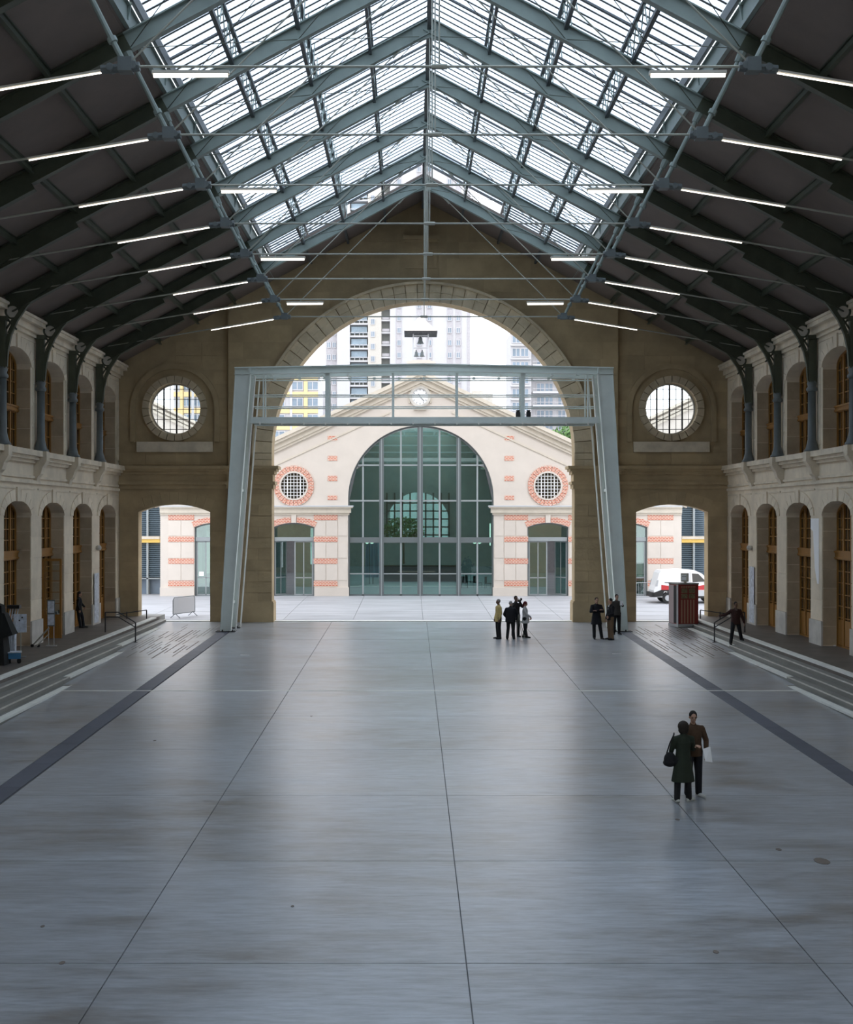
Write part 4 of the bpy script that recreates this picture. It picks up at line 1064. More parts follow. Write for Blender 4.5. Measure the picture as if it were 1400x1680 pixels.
rb, X, Z, bx = bld('white_balcony_block', 'white apartment block with balconies right of the tower', 250)
bx('wall', 838, 872, 546, 900, 0, 't_white', 12); bx('wall', 872, 960, 572, 900, 1.2, 't_white', 12)
w3 = winmesh(1.5, 1.6)
for i in range(9):
    q = 556 + 22.2 * i
    addwin(rb, w3, X(847), 249.9, Z(q)); addwin(rb, w3, X(861), 249.9, Z(q))
    bx('balcony_slab', 838, 871, q + 10, q + 12, -.6, 't_white', 1)
    q += 10
    for p in (888, 902, 923): addwin(rb, w3, X(p), 251.1, Z(q + 2))
    bx('balcony_slab', 874, 948, q + 10, q + 13, -.8, 't_white', 2.2); bx('balcony_rail', 874, 932, q + 5, q + 6, -.7, 't_grey', .08)
tr = empty('leafy_tree', (14.0, 116.5, .3), label='green tree showing above the right end of the gable', cat='tree')
MB().tube((0, 0, 0), (0, 0, 9.5), .3, .15).build('trunk', 'bark', tr)
b = MB(); crown(b, (0, 0, 10.8), (2.6, 2.2, 2.4), 4200, .2, random.Random(4)); crown(b, (-1.9, 0, 10.3), (1.5, 1.5, 1.3), 1500, .18, random.Random(5)); tag(b.build('foliage', 'leaf', tr), kind='stuff')

# ================================================================== PEOPLE
def ellipsoid(b, c, r, rot=None, n=14, m=9):
    k = len(b.v); c = Vector(c)
    for i in range(m + 1):
        ph = PI * i / m
        for j in range(n):
            t = 2 * PI * j / n; p = Vector((r[0] * math.sin(ph) * math.cos(t), r[1] * math.sin(ph) * math.sin(t), r[2] * math.cos(ph)))
            if rot is not None: p = rot @ p
            b.v.append(tuple(c + p))
    for i in range(m):
        for j in range(n):
            a = k + i * n + j; d = k + i * n + (j + 1) % n; b.f.append((a, d, d + n, a + n))
def capsule(b, p0, r0, p1, r1):
    b.tube(p0, p1, r0, r1, 12); ellipsoid(b, p0, (r0,) * 3, None, 12, 6); ellipsoid(b, p1, (r1,) * 3, None, 12, 6)
def blob(b, name, m, parent, voxel=.016, smooth=3):
    me = bpy.data.meshes.new(name); me.from_pydata(b.v, [], b.f); o = bpy.data.objects.new('tmp', me); COL.objects.link(o)
    bm = bmesh.new(); bm.from_mesh(me); bmesh.ops.remove_doubles(bm, verts=bm.verts, dist=1e-5); bmesh.ops.recalc_face_normals(bm, faces=bm.faces); bm.to_mesh(me); bm.free()
    r_ = o.modifiers.new('r', 'REMESH'); r_.mode = 'VOXEL'; r_.voxel_size = voxel
    if smooth: q = o.modifiers.new('s', 'SMOOTH'); q.factor = .5; q.iterations = smooth
    dg = bpy.context.evaluated_depsgraph_get(); out = bpy.data.meshes.new_from_object(o.evaluated_get(dg)); out.name = name
    bpy.data.objects.remove(o); out.materials.clear(); out.materials.append(M[m] if isinstance(m, str) else m)
    for p in out.polygons: p.use_smooth = True
    return link(name, out, parent)
def cloth(name, col): 
    if name not in M: M[name] = mat(name, col, .9, var=.15, scale=9)
    return name
M['skin'] = mat('skin', (.46, .27, .19), .6); M['skin_dark'] = mat('dark_skin', (.20, .11, .075), .6)
M['eye'] = mat('dark_eye', (.02, .015, .01), .3)
V = Vector
def person(label, loc, face, H=1.75, pose=None, trousers=(.02, .02, .022), top=(.03, .03, .03), coat=None, hair=(.02, .015, .012), shoes=(.015, .015, .015), skin='skin', hairkind='short', build=1.0, voxel=.016, fem=False, group=None, shirt=None):
    """figure facing local -y; pose gives joints for a 1.75 m figure, L is the figure's own left (+x)"""
    k = H / 1.75; J = dict(hipL=(.095, 0, .93), hipR=(-.095, 0, .93), kneeL=(.11, -.01, .50), kneeR=(-.11, -.01, .50), ankL=(.12, .02, .09), ankR=(-.12, .02, .09),
             shL=(.188, .01, 1.385), shR=(-.188, .01, 1.385), elL=(.25, .02, 1.13), elR=(-.25, .02, 1.13), wrL=(.25, -.07, .88), wrR=(-.25, -.07, .88), toeL=(.03, -.16), toeR=(-.03, -.16),
             neck=(0, .01, 1.49), head=(0, -.015, 1.635), yaw=0.0, nod=0.0, handL=(0, -.02, -1), handR=(0, -.02, -1))
    if fem:
        J['shL'] = (.168, .01, 1.375); J['shR'] = (-.168, .01, 1.375)
    J.update(pose or {})
    g = lambda n: V(J[n]) * k
    root = empty('person', loc, face, label=label, cat='person', group=group)
    b = MB()
    # --- body: one continuous surface
    pel = (g('hipL') + g('hipR')) / 2; chest = (g('shL') + g('shR')) / 2 + V((0, 0, -.10)) * k
    ellipsoid(b, pel + V((0, 0, .03)) * k, (.16 * k, .105 * k, .13 * k)); ellipsoid(b, pel.lerp(chest, .5), (.13 * k, .095 * k, .2 * k)); ellipsoid(b, chest, (.155 * k, .105 * k, .19 * k))
    capsule(b, g('shL') + V((0, 0, -.02)), .05 * k, g('shR') + V((0, 0, -.02)), .05 * k)
    for s_ in 'LR':
        capsule(b, g('hip' + s_), .082 * k, g('knee' + s_), .056 * k); capsule(b, g('knee' + s_), .056 * k, g('ank' + s_), .038 * k)
        t = J['toe' + s_]; an = g('ank' + s_); capsule(b, an + V((0, 0, -.045 * k)), .035 * k, an + V((t[0] * k, t[1] * k, -.055 * k)), .027 * k)
        capsule(b, g('sh' + s_), .05 * k, g('el' + s_), .037 * k); capsule(b, g('el' + s_), .038 * k, g('wr' + s_), .026 * k)
        # hand: palm, thumb and four unequal curled fingers
        d = V(J['hand' + s_]).normalized(); w_ = g('wr' + s_); side = V((1 if s_ == 'R' else -1, 0, 0)); side = (side - d * side.dot(d)).normalized(); nrm = d.cross(side)
        # side points towards the body: the thumb leaves the front edge of the palm
        front = V((0, -1, 0)); front = (front - d * front.dot(d)); front = front.normalized() if front.length > .2 else side
        inn = d.cross(front).normalized(); inn = inn if inn.dot(side) > 0 else -inn
        rot = Matrix((inn, front, d)).transposed()
        ellipsoid(b, w_ + d * .05 * k, (.017 * k, .04 * k, .055 * k), rot)
        for i, (o, L) in enumerate(((.030, .066), (.010, .075), (-.011, .070), (-.030, .055))):
            a0 = w_ + d * .085 * k + front * o * k; a1 = a0 + (d * .6 + inn * .15) * L * k; a2 = a1 + (d * .6 + inn * .55).normalized() * L * .5 * k
            capsule(b, a0, .0105 * k, a1, .0095 * k); capsule(b, a1, .0095 * k, a2, .008 * k)
        a0 = w_ + d * .03 * k + front * .03 * k; a1 = a0 + (front * .7 + d * .7 + inn * .2).normalized() * .045 * k; capsule(b, a0, .013 * k, a1, .011 * k); capsule(b, a1, .011 * k, a1 + (d + inn * .3).normalized() * .03 * k, .009 * k)
    hd = g('head'); Rm = Matrix.Rotation(J['yaw'], 3, 'Z') @ Matrix.Rotation(J['nod'], 3, 'X')
    h = lambda x, y, z: hd + Rm @ (V((x, y, z)) * k)
    capsule(b, g('neck') + V((0, 0, -.05)) * k, .056 * k, h(0, .015, -.07), .05 * k)
    ellipsoid(b, h(0, .01, .02), (.073 * k, .092 * k, .098 * k), Rm); ellipsoid(b, h(0, -.022, -.045), (.055 * k, .065 * k, .068 * k), Rm)
    capsule(b, h(0, -.086, .01), .010 * k, h(0, -.104, -.028), .014 * k)
    ellipsoid(b, h(0, -.078, -.098 + .025), (.024 * k, .014 * k, .009 * k), Rm); ellipsoid(b, h(0, -.07, .028), (.055 * k, .02 * k, .014 * k), Rm)
    for s_ in (-1, 1): ellipsoid(b, h(s_ * .076, .012, -.008), (.012 * k, .02 * k, .032 * k), Rm)
    blob(b, 'body', skin, root, min(voxel, .013), 2)
    e = MB()
    for s_ in (-1, 1): ellipsoid(e, h(s_ * .030, -.080, .003), (.014 * k, .010 * k, .009 * k), Rm, 8, 5)
    e.build('eyes', 'eye', root)
    # --- hair
    b = MB()
    if hairkind == 'short': ellipsoid(b, h(0, .022, .036), (.083 * k, .094 * k, .094 * k), Rm)
    elif hairkind == 'curly':
        ellipsoid(b, h(0, .035, .035), (.125 * k, .12 * k, .125 * k), Rm); ellipsoid(b, h(0, .06, -.04), (.12 * k, .085 * k, .10 * k), Rm)
    elif hairkind == 'long':
        ellipsoid(b, h(0, .022, .034), (.086 * k, .098 * k, .098 * k), Rm); capsule(b, h(0, .06, .0), .075 * k, h(0, .085, -.16), .055 * k)
    elif hairkind == 'scarf':
        ellipsoid(b, h(0, .022, .03), (.09 * k, .10 * k, .10 * k), Rm); capsule(b, h(0, .06, -.01), .075 * k, h(0, .08, -.14), .06 * k)
    if hairkind != 'bald':
        m_ = 'hair_%d%d%d' % tuple(int(c * 99) for c in hair)
        if m_ not in M: M[m_] = mat(m_, hair, .8, var=.2, scale=30)
        blob(b, 'headscarf' if hairkind == 'scarf' else 'hair', m_, root, voxel * .8, 2)
    # --- shoes
    b = MB()
    for s_ in 'LR':
        t = V((J['toe' + s_][0], J['toe' + s_][1], 0)); an = g('ank' + s_); u = t.normalized()
        a = an + V((0, 0, -.055 * k)) - u * .045 * k; capsule(b, a, .046 * k, an + t * k * .55 + V((0, 0, -.058 * k)), .044 * k); capsule(b, an + t * k * .5 + V((0, 0, -.06 * k)), .044 * k, an + t * k * 1.12 + V((0, 0, -.064 * k)), .032 * k)
    m_ = cloth('shoe_%d%d%d' % tuple(int(c * 99) for c in shoes), shoes)
    sh = blob(b, 'shoes', m_, root, voxel * .8, 1)
    # --- trousers
    b = MB(); tb = 1.0
    for s_ in 'LR':
        capsule(b, g('hip' + s_), .108 * k, g('knee' + s_), .078 * k); capsule(b, g('knee' + s_), .078 * k, g('ank' + s_) + V((0, .005, -.01)) * k, .068 * k)
    ellipsoid(b, pel + V((0, 0, .02)) * k, (.18 * k * build, .128 * k * build, .15 * k))
    m_ = cloth('cloth_%d%d%d' % tuple(int(c * 99) for c in trousers), trousers); blob(b, 'trousers', m_, root, voxel, 2)
    # --- jacket or coat
    b = MB()
    hem = coat if coat else .84
    w1 = (.185 if not fem else .17) * build
    ellipsoid(b, chest + V((0, 0, .0)) * k, (w1 * k * .98, .135 * build * k, .205 * k))
    prof = [(1.30, w1, .135 * build), (1.10, w1 * .93, .13 * build), (.95, w1 * 1.03, .145 * build), (hem, w1 * (1.05 if hem > .75 else (1.32 if hem > .5 else 1.55)), (.145 if hem > .75 else .19) * build)]
    n = 18; kk = len(b.v)
    for z, rx, ry in prof:
        cxy = chest.lerp(pel, min(1, max(0, (1.29 - z) / .36)))
        for i in range(n):
            t = 2 * PI * i / n; b.v.append((cxy.x + rx * k * math.cos(t), cxy.y + ry * k * math.sin(t), z * k + (pel.z - .93 * k)))
    for a in range(len(prof) - 1):
        for i in range(n): j = (i + 1) % n; b.f.append((kk + a * n + i, kk + a * n + j, kk + (a + 1) * n + j, kk + (a + 1) * n + i))
    b.f += [tuple(kk + n - 1 - i for i in range(n)), tuple(kk + (len(prof) - 1) * n + i for i in range(n))]
    for s_ in 'LR': capsule(b, g('neck') + V((0, .015, -.06)) * k, .062 * k, g('sh' + s_), .064 * k)
    capsule(b, g('shL') + V((-.02, 0, -.04)) * k, .07 * k, g('shR') + V((.02, 0, -.04)) * k, .07 * k)
    for s_ in 'LR':
        capsule(b, g('sh' + s_), .071 * k, g('el' + s_), .058 * k); capsule(b, g('el' + s_), .058 * k, g('el' + s_).lerp(g('wr' + s_), .93), .047 * k)
    capsule(b, g('neck') + V((0, .012, -.04)) * k, .075 * k, g('neck') + V((0, .01, -.005)) * k, .066 * k)
    m_ = cloth('cloth_%d%d%d' % tuple(int(c * 99) for c in top), top); blob(b, 'coat' if coat else 'jacket', m_, root, voxel, 2)
    if shirt:
        b = MB(); c0 = chest + V((0, -.115 * build, .02)) * k; b.hexa([c0 + V(q) * k for q in ((-.01, -.025, -.02), (.01, -.025, -.02), (.01, .03, -.02), (-.01, .03, -.02), (-.045, .025, .16), (.045, .025, .16), (.045, .06, .16), (-.045, .06, .16))])
        b.build('shirt', cloth('cloth_%d%d%d' % tuple(int(c * 99) for c in shirt), shirt), root)
    return root
def fpt(px, py): Y = 13062 / (py - 812); return ((px - 676) * Y / FW - .556, Y, fz(Y))
# the pair in the foreground
x, y, z = fpt(1138, 1307)
man = person('man in a brown jacket facing us, holding white papers beside the woman in green', (x, y, z), 0.25, 1.77,
    dict(elL=(.30, .03, 1.14), wrL=(.26, -.05, .90), elR=(-.27, -.10, 1.16), wrR=(-.12, -.30, 1.10), handR=(.3, -1, .1), head=(-.015, -.02, 1.635), yaw=-.25, nod=.12, ankL=(.13, .02, .09), ankR=(-.12, .02, .09)),
    trousers=(.010, .010, .014), top=(.075, .04, .02), shoes=(.60, .60, .58), hair=(.012, .009, .007), voxel=.012)
pp = MB().hexa([V(q) for q in ((.12, -.30, .78), (.31, -.24, .74), (.31, -.23, .74), (.12, -.29, .78), (.13, -.17, 1.01), (.33, -.11, 1.04), (.33, -.10, 1.04), (.13, -.16, 1.01))]).build('held_papers', 'white')
pp.matrix_world = man.matrix_basis.copy(); tag(pp, 'white sheets of paper in the hand of the man in the brown jacket', 'papers')
x, y, z = fpt(1121, 1315)
wom = person('woman seen from behind in a knee length dark green coat with a shoulder bag', (x, y, z), PI + .12, 1.63,
    dict(head=(0, -.02, 1.62), shL=(.185, .01, 1.37), shR=(-.185, .01, 1.37), elL=(.24, -.05, 1.13), wrL=(.20, -.22, 1.02), elR=(-.25, -.06, 1.14), wrR=(-.22, -.28, 1.12), ankL=(.15, .04, .09), ankR=(-.14, -.02, .09), kneeL=(.12, 0, .5), kneeR=(-.11, -.01, .5), nod=-.15, toeR=(-.13, -.08)),
    trousers=(.012, .012, .014), top=(.022, .030, .018), coat=.44, hair=(.02, .013, .008), hairkind='curly', shoes=(.60, .62, .58), voxel=.012, fem=True)
bag = empty('shoulder_bag', (x - .27, y - .02, z + .86), .1, label='black shoulder bag hanging from the left side of the woman in the dark green coat', cat='bag')
b = MB(); ellipsoid(b, (0, 0, .0), (.13, .085, .155)); ellipsoid(b, (0, 0, -.06), (.15, .09, .09)); blob(b, 'bag_body', cloth('black_leather', (.012, .012, .014)), bag, .012, 2)
MB().path([(-.07, 0, .12), (-.01, -.02, .33), (.075, -.03, .515), (.10, .05, .53), (.06, .06, .3), (.05, .02, .12)], .014).build('strap', 'black_leather', bag)
# the group of four by the right pier
def at(px, py): return fpt(px, py)
person('older man in a pale yellow jacket and black trousers, left of the group of four', at(818, 1048), -1.25 + PI * 0, 1.72, dict(yaw=.1), top=(.55, .42, .17), coat=.76, hair=(.30, .29, .28), trousers=(.012, .012, .014), skin='skin_dark')
person('stout grey haired man in a black jacket seen from behind in the group of four', at(838, 1049), PI - .15, 1.66, dict(elL=(.30, -.03, 1.14), wrL=(.22, -.18, 1.0), elR=(-.30, -.03, 1.14), wrR=(-.22, -.18, 1.0), ankL=(.15, .02, .09), ankR=(-.15, 0, .09)), top=(.010, .010, .012), coat=.78, hair=(.42, .40, .38), build=1.25, trousers=(.015, .018, .018))
cm = person('man in dark clothes holding a black camera to his face behind the group', at(846.5, 1045), .3, 1.80, dict(elL=(.22, -.22, 1.30), wrL=(.07, -.28, 1.52), elR=(-.22, -.22, 1.30), wrR=(-.07, -.28, 1.52), handL=(-.3, -.2, 1), handR=(.3, -.2, 1)), top=(.022, .018, .018), hair=(.02, .015, .012), trousers=(.012, .012, .012), skin='skin_dark')
x, y, z = at(848, 1045)
c_ = empty('camera', (x + .09, y - .27, z + 1.60), .3, label='black camera held up by the man in dark clothes', cat='camera')
MB().box(-.07, .07, -.04, .04, -.045, .05).build('camera_body', 'black', c_); MB().tube((0, -.04, 0), (0, -.13, 0), .038, .04, 12).build('lens', 'black', c_); MB().box(.06, .12, -.05, .05, .02, .12).build('flash', 'black', c_)
x, y, z = at(857, 1046)
mp_ = empty('monopod', (x, y, z), label='thin grey camera stand leaning beside the woman in the white coat', cat='tripod')
MB().tube((.10, 0, 0), (-.16, .05, 1.05), .014).build('leg', 'rod', mp_); MB().tube((-.22, .15, 0), (-.16, .05, 1.05), .012).build('leg', 'rod', mp_); MB().tube((.02, .28, 0), (-.16, .05, 1.05), .012).build('leg', 'rod', mp_); MB().tube((-.16, .05, 1.02), (-.165, .05, 1.14), .025).build('head', 'black', mp_)
person('woman in a white coat with a dark red headscarf, right of the group of four', at(862, 1046), 1.25, 1.58, dict(elR=(-.22, -.12, 1.14), wrR=(-.14, -.30, 1.02), wrL=(.22, -.12, .92), ankL=(.10, .10, .09), ankR=(-.10, -.10, .09), nod=.25), top=(.50, .49, .49), coat=.70, hair=(.14, .02, .025), hairkind='scarf', fem=True, trousers=(.008, .008, .010))
# the pair by the right gantry leg
person('man in a long black coat with folded arms near the right pier', at(979, 1048.5), .15, 1.80, dict(elL=(.27, -.06, 1.16), wrL=(-.06, -.22, 1.20), elR=(-.27, -.06, 1.16), wrR=(.06, -.22, 1.24), handL=(-1, 0, .2), handR=(1, 0, .2), ankR=(-.09, .02, .09), ankL=(.22, -.04, .09), kneeL=(.15, -.03, .5)), top=(.010, .010, .016), coat=.62, hair=(.05, .03, .02), trousers=(.012, .012, .018))
person('man in a black jacket and brown trousers talking to the man in the long coat', at(1002, 1049.5), -1.2, 1.78, dict(elL=(.24, -.04, 1.14), wrL=(.16, -.22, 1.05), toeL=(.0, -.17), toeR=(-.06, -.15)), top=(.012, .012, .014), hair=(.015, .01, .01), trousers=(.17, .105, .06), shirt=(.5, .5, .5))
tp = person('person standing half hidden behind the man in brown trousers, holding something white', (8.62, 57.1, fz(57.1)), .2, 1.79, dict(elL=(.22, -.16, 1.26), wrL=(.12, -.32, 1.32), handL=(0, -1, .3)), top=(.05, .045, .04), hair=(.015, .01, .01), trousers=(.02, .02, .02))
w_ = MB().box(-.07, .07, -.01, .01, -.1, .1).build('white_leaflet', 'white'); w_.location = (8.78, 56.72, fz(57.1) + 1.42); tag(w_, 'white leaflet held up beside the right gantry leg', 'leaflet')
# on the right steps
person('bearded man in a dark maroon shirt walking down the right steps', (12.66, 52.0, -.05), .12, 1.74,
    dict(hipL=(.095, .0, .93), hipR=(-.095, .0, .93), kneeL=(.20, .04, .53), kneeR=(-.19, -.10, .50), ankL=(.30, .16, .25), ankR=(-.24, -.08, .09), elR=(-.40, .12, 1.22), wrR=(-.58, .30, 1.16), elL=(.30, .06, 1.14), wrL=(.38, .02, .88), handR=(-.8, .5, -.2)),
    top=(.045, .015, .012), hair=(.015, .01, .008), trousers=(.012, .018, .016), skin='skin_dark', build=1.05, shirt=(.12, .09, .07))
# leaning in the left archway
person('dark haired person in black leaning in a left archway', (-15.22, 56.2, .27), PI * .5, 1.60, dict(hipL=(.09, .03, .91), hipR=(-.09, .03, .91), ankL=(.09, -.18, .09), ankR=(-.09, -.08, .09), kneeL=(.10, -.12, .5), elL=(.23, -.04, 1.14), wrL=(.18, -.2, 1.0)), top=(.010, .009, .010), hair=(.015, .01, .01), hairkind='long', trousers=(.010, .009, .012), fem=True)

# ================================================================== VAN
M['vanred'] = mat('red_paint', (.50, .015, .02), .3); M['vanwhite'] = mat('white_car_paint', (.82, .82, .83), .25); M['rubber'] = mat('black_rubber', (.015, .015, .015), .7)
M['silver'] = mat('silver_metal', (.45, .46, .48), .35, metal=.5)
VY = 74.0
van = empty('delivery_van', (13.35, VY, fz(VY)), label='small white delivery van with a red wavy stripe parked in the courtyard', cat='van')
body = [(0.02, .42), (.0, .75), (.10, 1.0), (.30, 1.75), (.42, 1.90), (1.6, 1.95), (2.35, 1.90), (2.75, 1.72), (3.15, 1.32), (3.85, 1.10), (4.1, .85), (4.15, .45), (3.95, .32), (3.65, .32), (3.62, .55), (3.45, .70), (3.2, .70), (3.02, .55), (2.98, .30), (1.12, .30), (1.08, .55), (.92, .70), (.68, .70), (.52, .55), (.48, .36), (.2, .36)]
b = MB().plate(body, [], -.82, .82, lambda u, v, d: (u, d, v)); b.build('body', 'vanwhite', van)
def side(name, pts, m, d=.012, par=van): 
    for sg in (-1, 1): MB().plate(pts, [], 0, d, lambda u, v, q: (u, sg * (.82 + q), v)).build(name, m, par)
side('red_stripe', [(.42, .78), (.42, 1.06), (.8, 1.02), (1.0, .95), (1.3, 1.08), (1.6, 1.22), (1.9, 1.14), (2.6, 1.02), (3.3, 1.12), (3.3, .78)], 'vanred')
side('dark_trim', [(.0, .36), (.0, .62), (.42, .78), (1.6, .78), (1.6, .66), (1.1, .62), (1.02, .70), (.58, .70), (.5, .4)], 'rubber', .016)
side('sill', [(1.12, .30), (1.12, .42), (3.0, .42), (3.0, .30)], 'rubber', .02); side('door_lower', [(1.75, .42), (1.75, .76), (2.9, .76), (2.9, .42)], 'silver', .008)
side('side_window', [(2.22, 1.22), (2.18, 1.72), (2.55, 1.70), (2.98, 1.26)], 'darkglass', .014)
side('slide_rail', [(.62, 1.18), (.62, 1.22), (1.9, 1.22), (1.9, 1.18)], 'rubber', .02); side('tail_lamp', [(.06, .98), (.16, 1.34), (.26, 1.34), (.2, .98)], 'silver', .018); side('door_edge', [(2.05, .45), (2.05, 1.8), (2.065, 1.8), (2.065, .45)], 'rubber', .01)
MB().box(-.14, .10, -.80, .80, .36, .62).build('bumper', 'rubber', van); MB().box(4.02, 4.22, -.80, .80, .34, .6).build('bumper', 'rubber', van)
MB().hexa([(3.1, -.7, 1.3), (3.1, .7, 1.3), (3.13, .7, 1.33), (3.13, -.7, 1.33), (2.74, -.62, 1.7), (2.74, .62, 1.7), (2.78, .62, 1.72), (2.78, -.62, 1.72)]).build('windscreen', 'darkglass', van)
for x in (.80, 3.33):
    for sg in (-1, 1):
        wh = MB().tube((x, sg * .62, .31), (x, sg * .83, .31), .31, .31, 22).build('wheel', 'rubber', van); MB().tube((x, sg * .80, .31), (x, sg * .845, .31), .19, .16, 16).build('hubcap', 'silver', wh)
MB().box(2.95, 3.1, -.98, -.83, 1.2, 1.36).box(2.95, 3.1, .83, .98, 1.2, 1.36).build('wing_mirror', 'rubber', van)
# ================================================================== BARRIERS
M['mesh_sheet'] = mat('pale_sheet', (.55, .55, .57), .8)
def barrier(name, x, y, rot, label, sheet, L=2.0):
    t = empty(name, (x, y, fz(y)), rot, label=label, cat='barrier', group=None)
    fr = [(0, 0, .22), (0, 0, .92), (.12, 0, 1.05), (L - .12, 0, 1.05), (L, 0, .92), (L, 0, .22), (0, 0, .22)]
    MB().path(fr, .02).build('frame', 'silver' if not sheet else 'mull', t)
    if sheet: MB().box(.03, L - .03, -.006, .006, .24, 1.02).build('sheet', 'mesh_sheet', t)
    else:
        for i in range(14): MB().tube((.13 + i * .133, 0, .22), (.13 + i * .133, 0, 1.05), .009, None, 5).build('upright_bar', 'silver', t)
    for xx in (.2, L - .2): MB().path([(xx, -.28, .02), (xx, 0, .24), (xx, .28, .02)], .018).build('foot', 'mull', t)
    return t
barrier('crowd_barrier', -12.62, 64.35, math.atan2(1.75, .75), 'crowd barrier with a pale sheet in front of the left low arch', True)
barrier('crowd_barrier', 12.35, 75.4, .05, 'silver crowd barrier with upright bars before the right outer door', False)
# ================================================================== KIOSK
M['kred'] = mat('dark_red_panel', (.20, .02, .015), .5); M['ktan'] = mat('tan_stripe', (.34, .19, .12), .6); M['kpink'] = mat('pale_pink_panel', (.50, .40, .40), .6); M['kpic'] = mat('picture_tile', (.20, .15, .08), .6, var=.6, scale=14)
ki = empty('red_striped_booth', (12.0, 60.35, fz(60.35)), 0, label='small red striped automatic booth with a white box on top by the right low arch', cat='booth')
A = V((-.30, .35, 0)); B = V((-.02, -.42, 0)); C = V((.97, -.20, 0)); D = V((.78, .55, 0))
def pr(q0, q1, q2, q3_, z0, z1, nm, m): return MB().hexa([(p.x, p.y, z0) for p in (q0, q1, q2, q3_)] + [(p.x, p.y, z1) for p in (q0, q1, q2, q3_)]).build(nm, m, ki)
ctr = (A + B + C + D) / 4
o_ = lambda p, f: ctr + (p - ctr) * f
pr(o_(A, 1.05), o_(B, 1.05), o_(C, 1.05), o_(D, 1.05), 0.02, .16, 'base', 'silver'); pr(A, B, C, D, .16, 2.02, 'cabin', 'kred'); pr(o_(A, 1.04), o_(B, 1.04), o_(C, 1.04), o_(D, 1.04), 2.02, 2.08, 'roof', 'step')
ul = (B - A); n1 = V((ul.y, -ul.x, 0)).normalized(); n1 = n1 if n1.x < 0 else -n1
def face(P0, P1, nrm, u0, u1, z0, z1, th, nm, m):
    p0 = P0.lerp(P1, u0); p1 = P0.lerp(P1, u1); t = nrm * th
    return MB().hexa([(q.x, q.y, z) for z in (z0, z1) for q in (p0, p1, p1 + t, p0 + t)]).build(nm, m, ki)
face(A, B, n1, 0, .52, .18, 1.98, .02, 'side_panel', 'kpink'); face(A, B, n1, .52, .86, .2, 1.96, .012, 'door_gap', 'black'); face(A, B, n1, .86, 1.0, .16, 2.0, .03, 'corner_post', 'silver')
uf = (C - B); n2 = V((uf.y, -uf.x, 0)).normalized(); n2 = n2 if n2.y < 0 else -n2
for i in range(5): face(B, C, n2, .13 + .15 * i, .20 + .15 * i, .2, 1.30, .012, 'stripe', 'ktan')
for i in range(2):
    for j in range(2): face(B, C, n2, .14 + .38 * i, .45 + .38 * i, 1.36 + .26 * j, 1.58 + .26 * j, .012, 'picture_tile', 'kpic')
for i in range(9): face(B, C, n2, .13 + .083 * i, .185 + .083 * i, 1.87, 1.95, .012, 'sign_letter', 'ktan')
t = empty('electric_box', (12.38, 60.3, fz(60.35) + 2.08), -.25, label='off white meter box standing on top of the red striped booth', cat='box')
MB().box(-.20, .16, -.16, .16, .06, .46).box(-.06, .06, -.06, .06, 0, .06).build('housing', 'lampbody', t); MB().box(-.17, .06, -.175, -.16, .14, .40).build('front_plate', 'white', t)
for i in range(3): MB().box(-.13 + .07 * i, -.09 + .07 * i, -.18, -.175, .3, .34).build('switch', 'mull', t)
# ================================================================== THINGS ON THE LEFT PLATFORM
def L3(px, py): s_ = (py - 849) / 4.865; return ((px - 676) / s_ - .556, FW / s_, .27)
x, y, z = L3(84, 1060)
t = empty('poster_stand', (x, y, z), .1, label='tall narrow poster stand with two blue and white sheets by the open left door', cat='stand')
for dx in (-.10, .10): MB().tube((dx, 0, 0), (dx, 0, 1.7), .014).build('post', 'silver', t)
MB().box(-.2, .2, -.12, .12, 0, .03).build('base', 'silver', t); MB().box(-.14, .14, -.03, -.01, .75, 1.75).build('board', 'mull', t)
M['poster'] = mat('printed_sheet', (.62, .66, .74), .6, var=.35, scale=7)
for z0, z1 in ((.80, 1.2), (1.26, 1.7)): MB().box(-.12, .12, -.04, -.03, z0, z1).build('sheet', 'poster', t)
t = empty('slanted_prop', L3(64, 1062), 0, label='slanted metal trolley handle leaning by the second left pier', cat='trolley')
MB().tube((-.25, 0, .06), (.35, .1, .72), .03).tube((-.05, -.15, .06), (.35, .1, .5), .02).build('handle', 'rod', t)
for dx in (-.25, -.02): MB().tube((dx, -.03, .06), (dx, .03, .06), .06, None, 12).build('wheel', 'rubber', t)
t = empty('sign_board', L3(34, 1078), .2, label='pale grey rounded sign board on a thin post among the left equipment', cat='sign')
MB().tube((0, 0, 0), (0, 0, .9), .015).build('post', 'rod', t); MB().box(-.25, .2, -.02, 0, .86, 1.5).build('board', 'poster', t); MB().tube((.05, -.03, 1.38), (.05, -.02, 1.38), .03).tube((-.04, -.03, 1.28), (-.04, -.02, 1.28), .03).build('dot', 'black', t); MB().box(-.18, .18, -.15, .15, 0, .02).build('base', 'mull', t)
t = empty('blue_trolley', L3(22, 1088), .3, label='small blue wheeled trolley in front of the left equipment', cat='trolley')
M['blue'] = mat('blue_plastic', (.03, .16, .32), .4)
MB().box(-.24, .24, -.2, .2, .16, .36).build('tray', 'blue', t); MB().box(-.27, .27, -.23, .23, .36, .39).build('rim', 'poster', t)
for dx in (-.18, .18):
    for dy in (-.15, .15): MB().tube((dx, dy - .02, .07), (dx, dy + .02, .07), .07, None, 12).build('wheel', 'rubber', t)
t = empty('covered_equipment', L3(-2, 1090), 0, label='black cloth covered equipment stack at the left edge', cat='equipment')
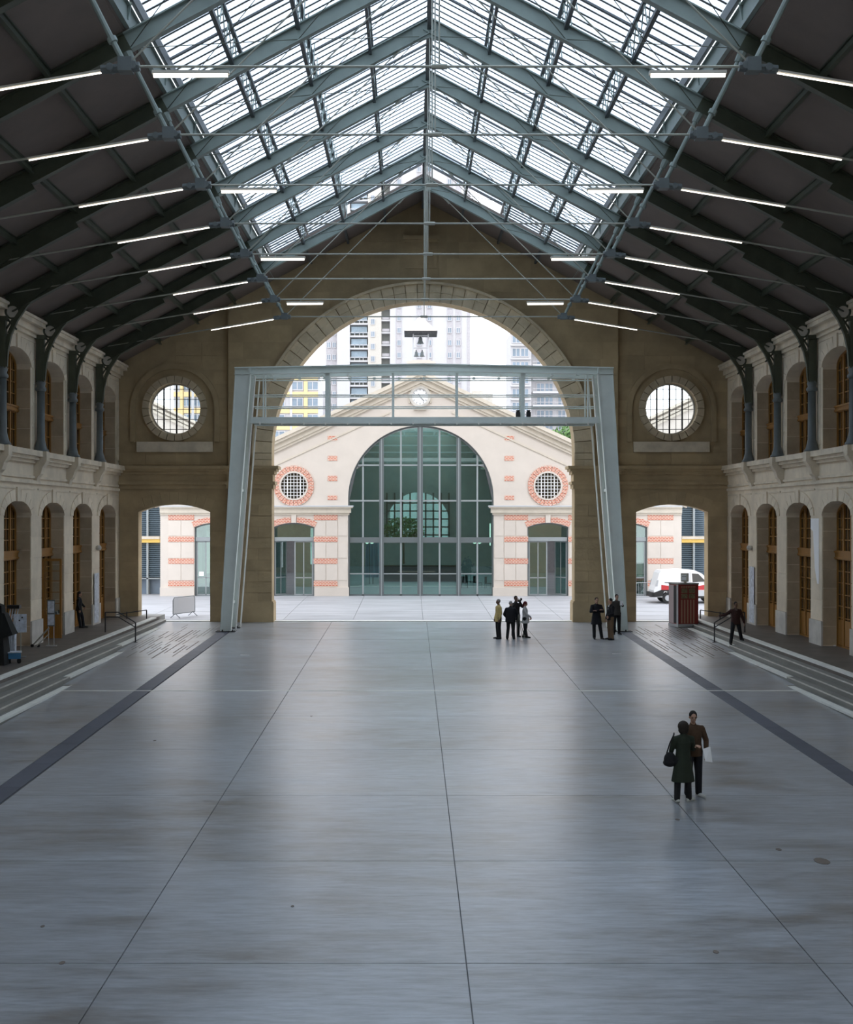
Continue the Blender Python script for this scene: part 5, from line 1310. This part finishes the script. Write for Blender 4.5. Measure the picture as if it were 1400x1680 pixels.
b = MB(); b.hexa([(-.5, -.35, 0), (.30, -.35, 0), (.30, .35, 0), (-.5, .35, 0), (-.4, -.2, 2.15), (.15, -.2, 1.95), (.15, .2, 1.95), (-.4, .2, 2.15)]); b.hexa([(.1, -.3, .85), (.55, -.3, 1.0), (.55, .3, 1.0), (.1, .3, .85), (.0, -.2, 1.75), (.25, -.2, 1.7), (.25, .2, 1.7), (.0, .2, 1.75)]); b.build('cloth_cover', cloth('black_cloth', (.012, .014, .014)), t)
for dx in (-.3, .2): MB().tube((dx, -.3, 0), (dx, -.3, .08), .05).build('foot', 'rubber', t)
t = empty('stacked_chairs', L3(19, 1080), 0, label='stack of folded metal chairs beside the black covered equipment', cat='chair stack')
for i in range(4): MB().beam((-.14 + .09 * i, -.05, 1.0 - .03 * i), (-.05 + .09 * i, .05, 1.75), .04, .02, (0, 1, 0)).box(-.16 + .09 * i, -.13 + .09 * i, -.1, .1, 0, 1.0).build('chair_frame', 'poster', t)
b = MB().box(-.14, .3, -.12, .12, 1.72, 1.84).build('seat_pads', 'black', t)
t = empty('wheeled_case', (-15.27, 52.4, .27), 0, label='dark wheeled case in the left archway behind the open door', cat='case')
MB().box(-.15, .2, -.25, .25, .1, 1.0).build('case_body', 'mull', t)
for dy in (-.2, .2): MB().tube((-.1, dy - .03, .08), (-.1, dy + .03, .08), .08, None, 12).build('wheel', 'rubber', t)
# posters, small wall lamps and marks
def wallbox(name, s, y0, y1, z0, z1, m, label, cat, d=.05, dd=.01):
    x0, x1 = sorted((s * (15 - d), s * (15 - d + dd))); return tag(MB().box(x0, x1, y0, y1, z0, z1).build(name, m), label, cat)
wallbox('poster', -1, 57.65, 58.45, .35, 2.6, 'poster', 'long pale printed poster on the left pier near the corner', 'poster', .085)
wallbox('poster', 1, 57.65, 58.45, .35, 2.9, 'poster', 'long pale printed poster on the right pier near the corner', 'poster', .085)
for s, nm in ((-1, 'left'), (1, 'right')):
    o = MB().lathe([(.05, -.12), (.11, -.08), (.13, 0), (.11, .08), (.05, .12)], (s * 14.86, 58.2, 3.75), 12).tube((s * 14.9, 58.2, 3.75), (s * 15.0, 58.2, 3.75), .05).build('wall_lamp', 'plinth')
    tag(o, 'small round white wall lamp on the %s pier near the corner' % nm, 'wall lamp')
mk = MB().plate([(48.6, 5.1), (49.6, 5.1), (49.6, 4.7), (49.3, 4.6), (49.1, 3.2), (48.8, 2.6), (48.6, 2.6)], [], 0, .008, lambda u, v, d: (14.975 - d, u, v))
mk = mk.build('paint_patch', 'white'); tag(mk, 'pale painted patch narrowing downwards on a right pier', 'paint patch')
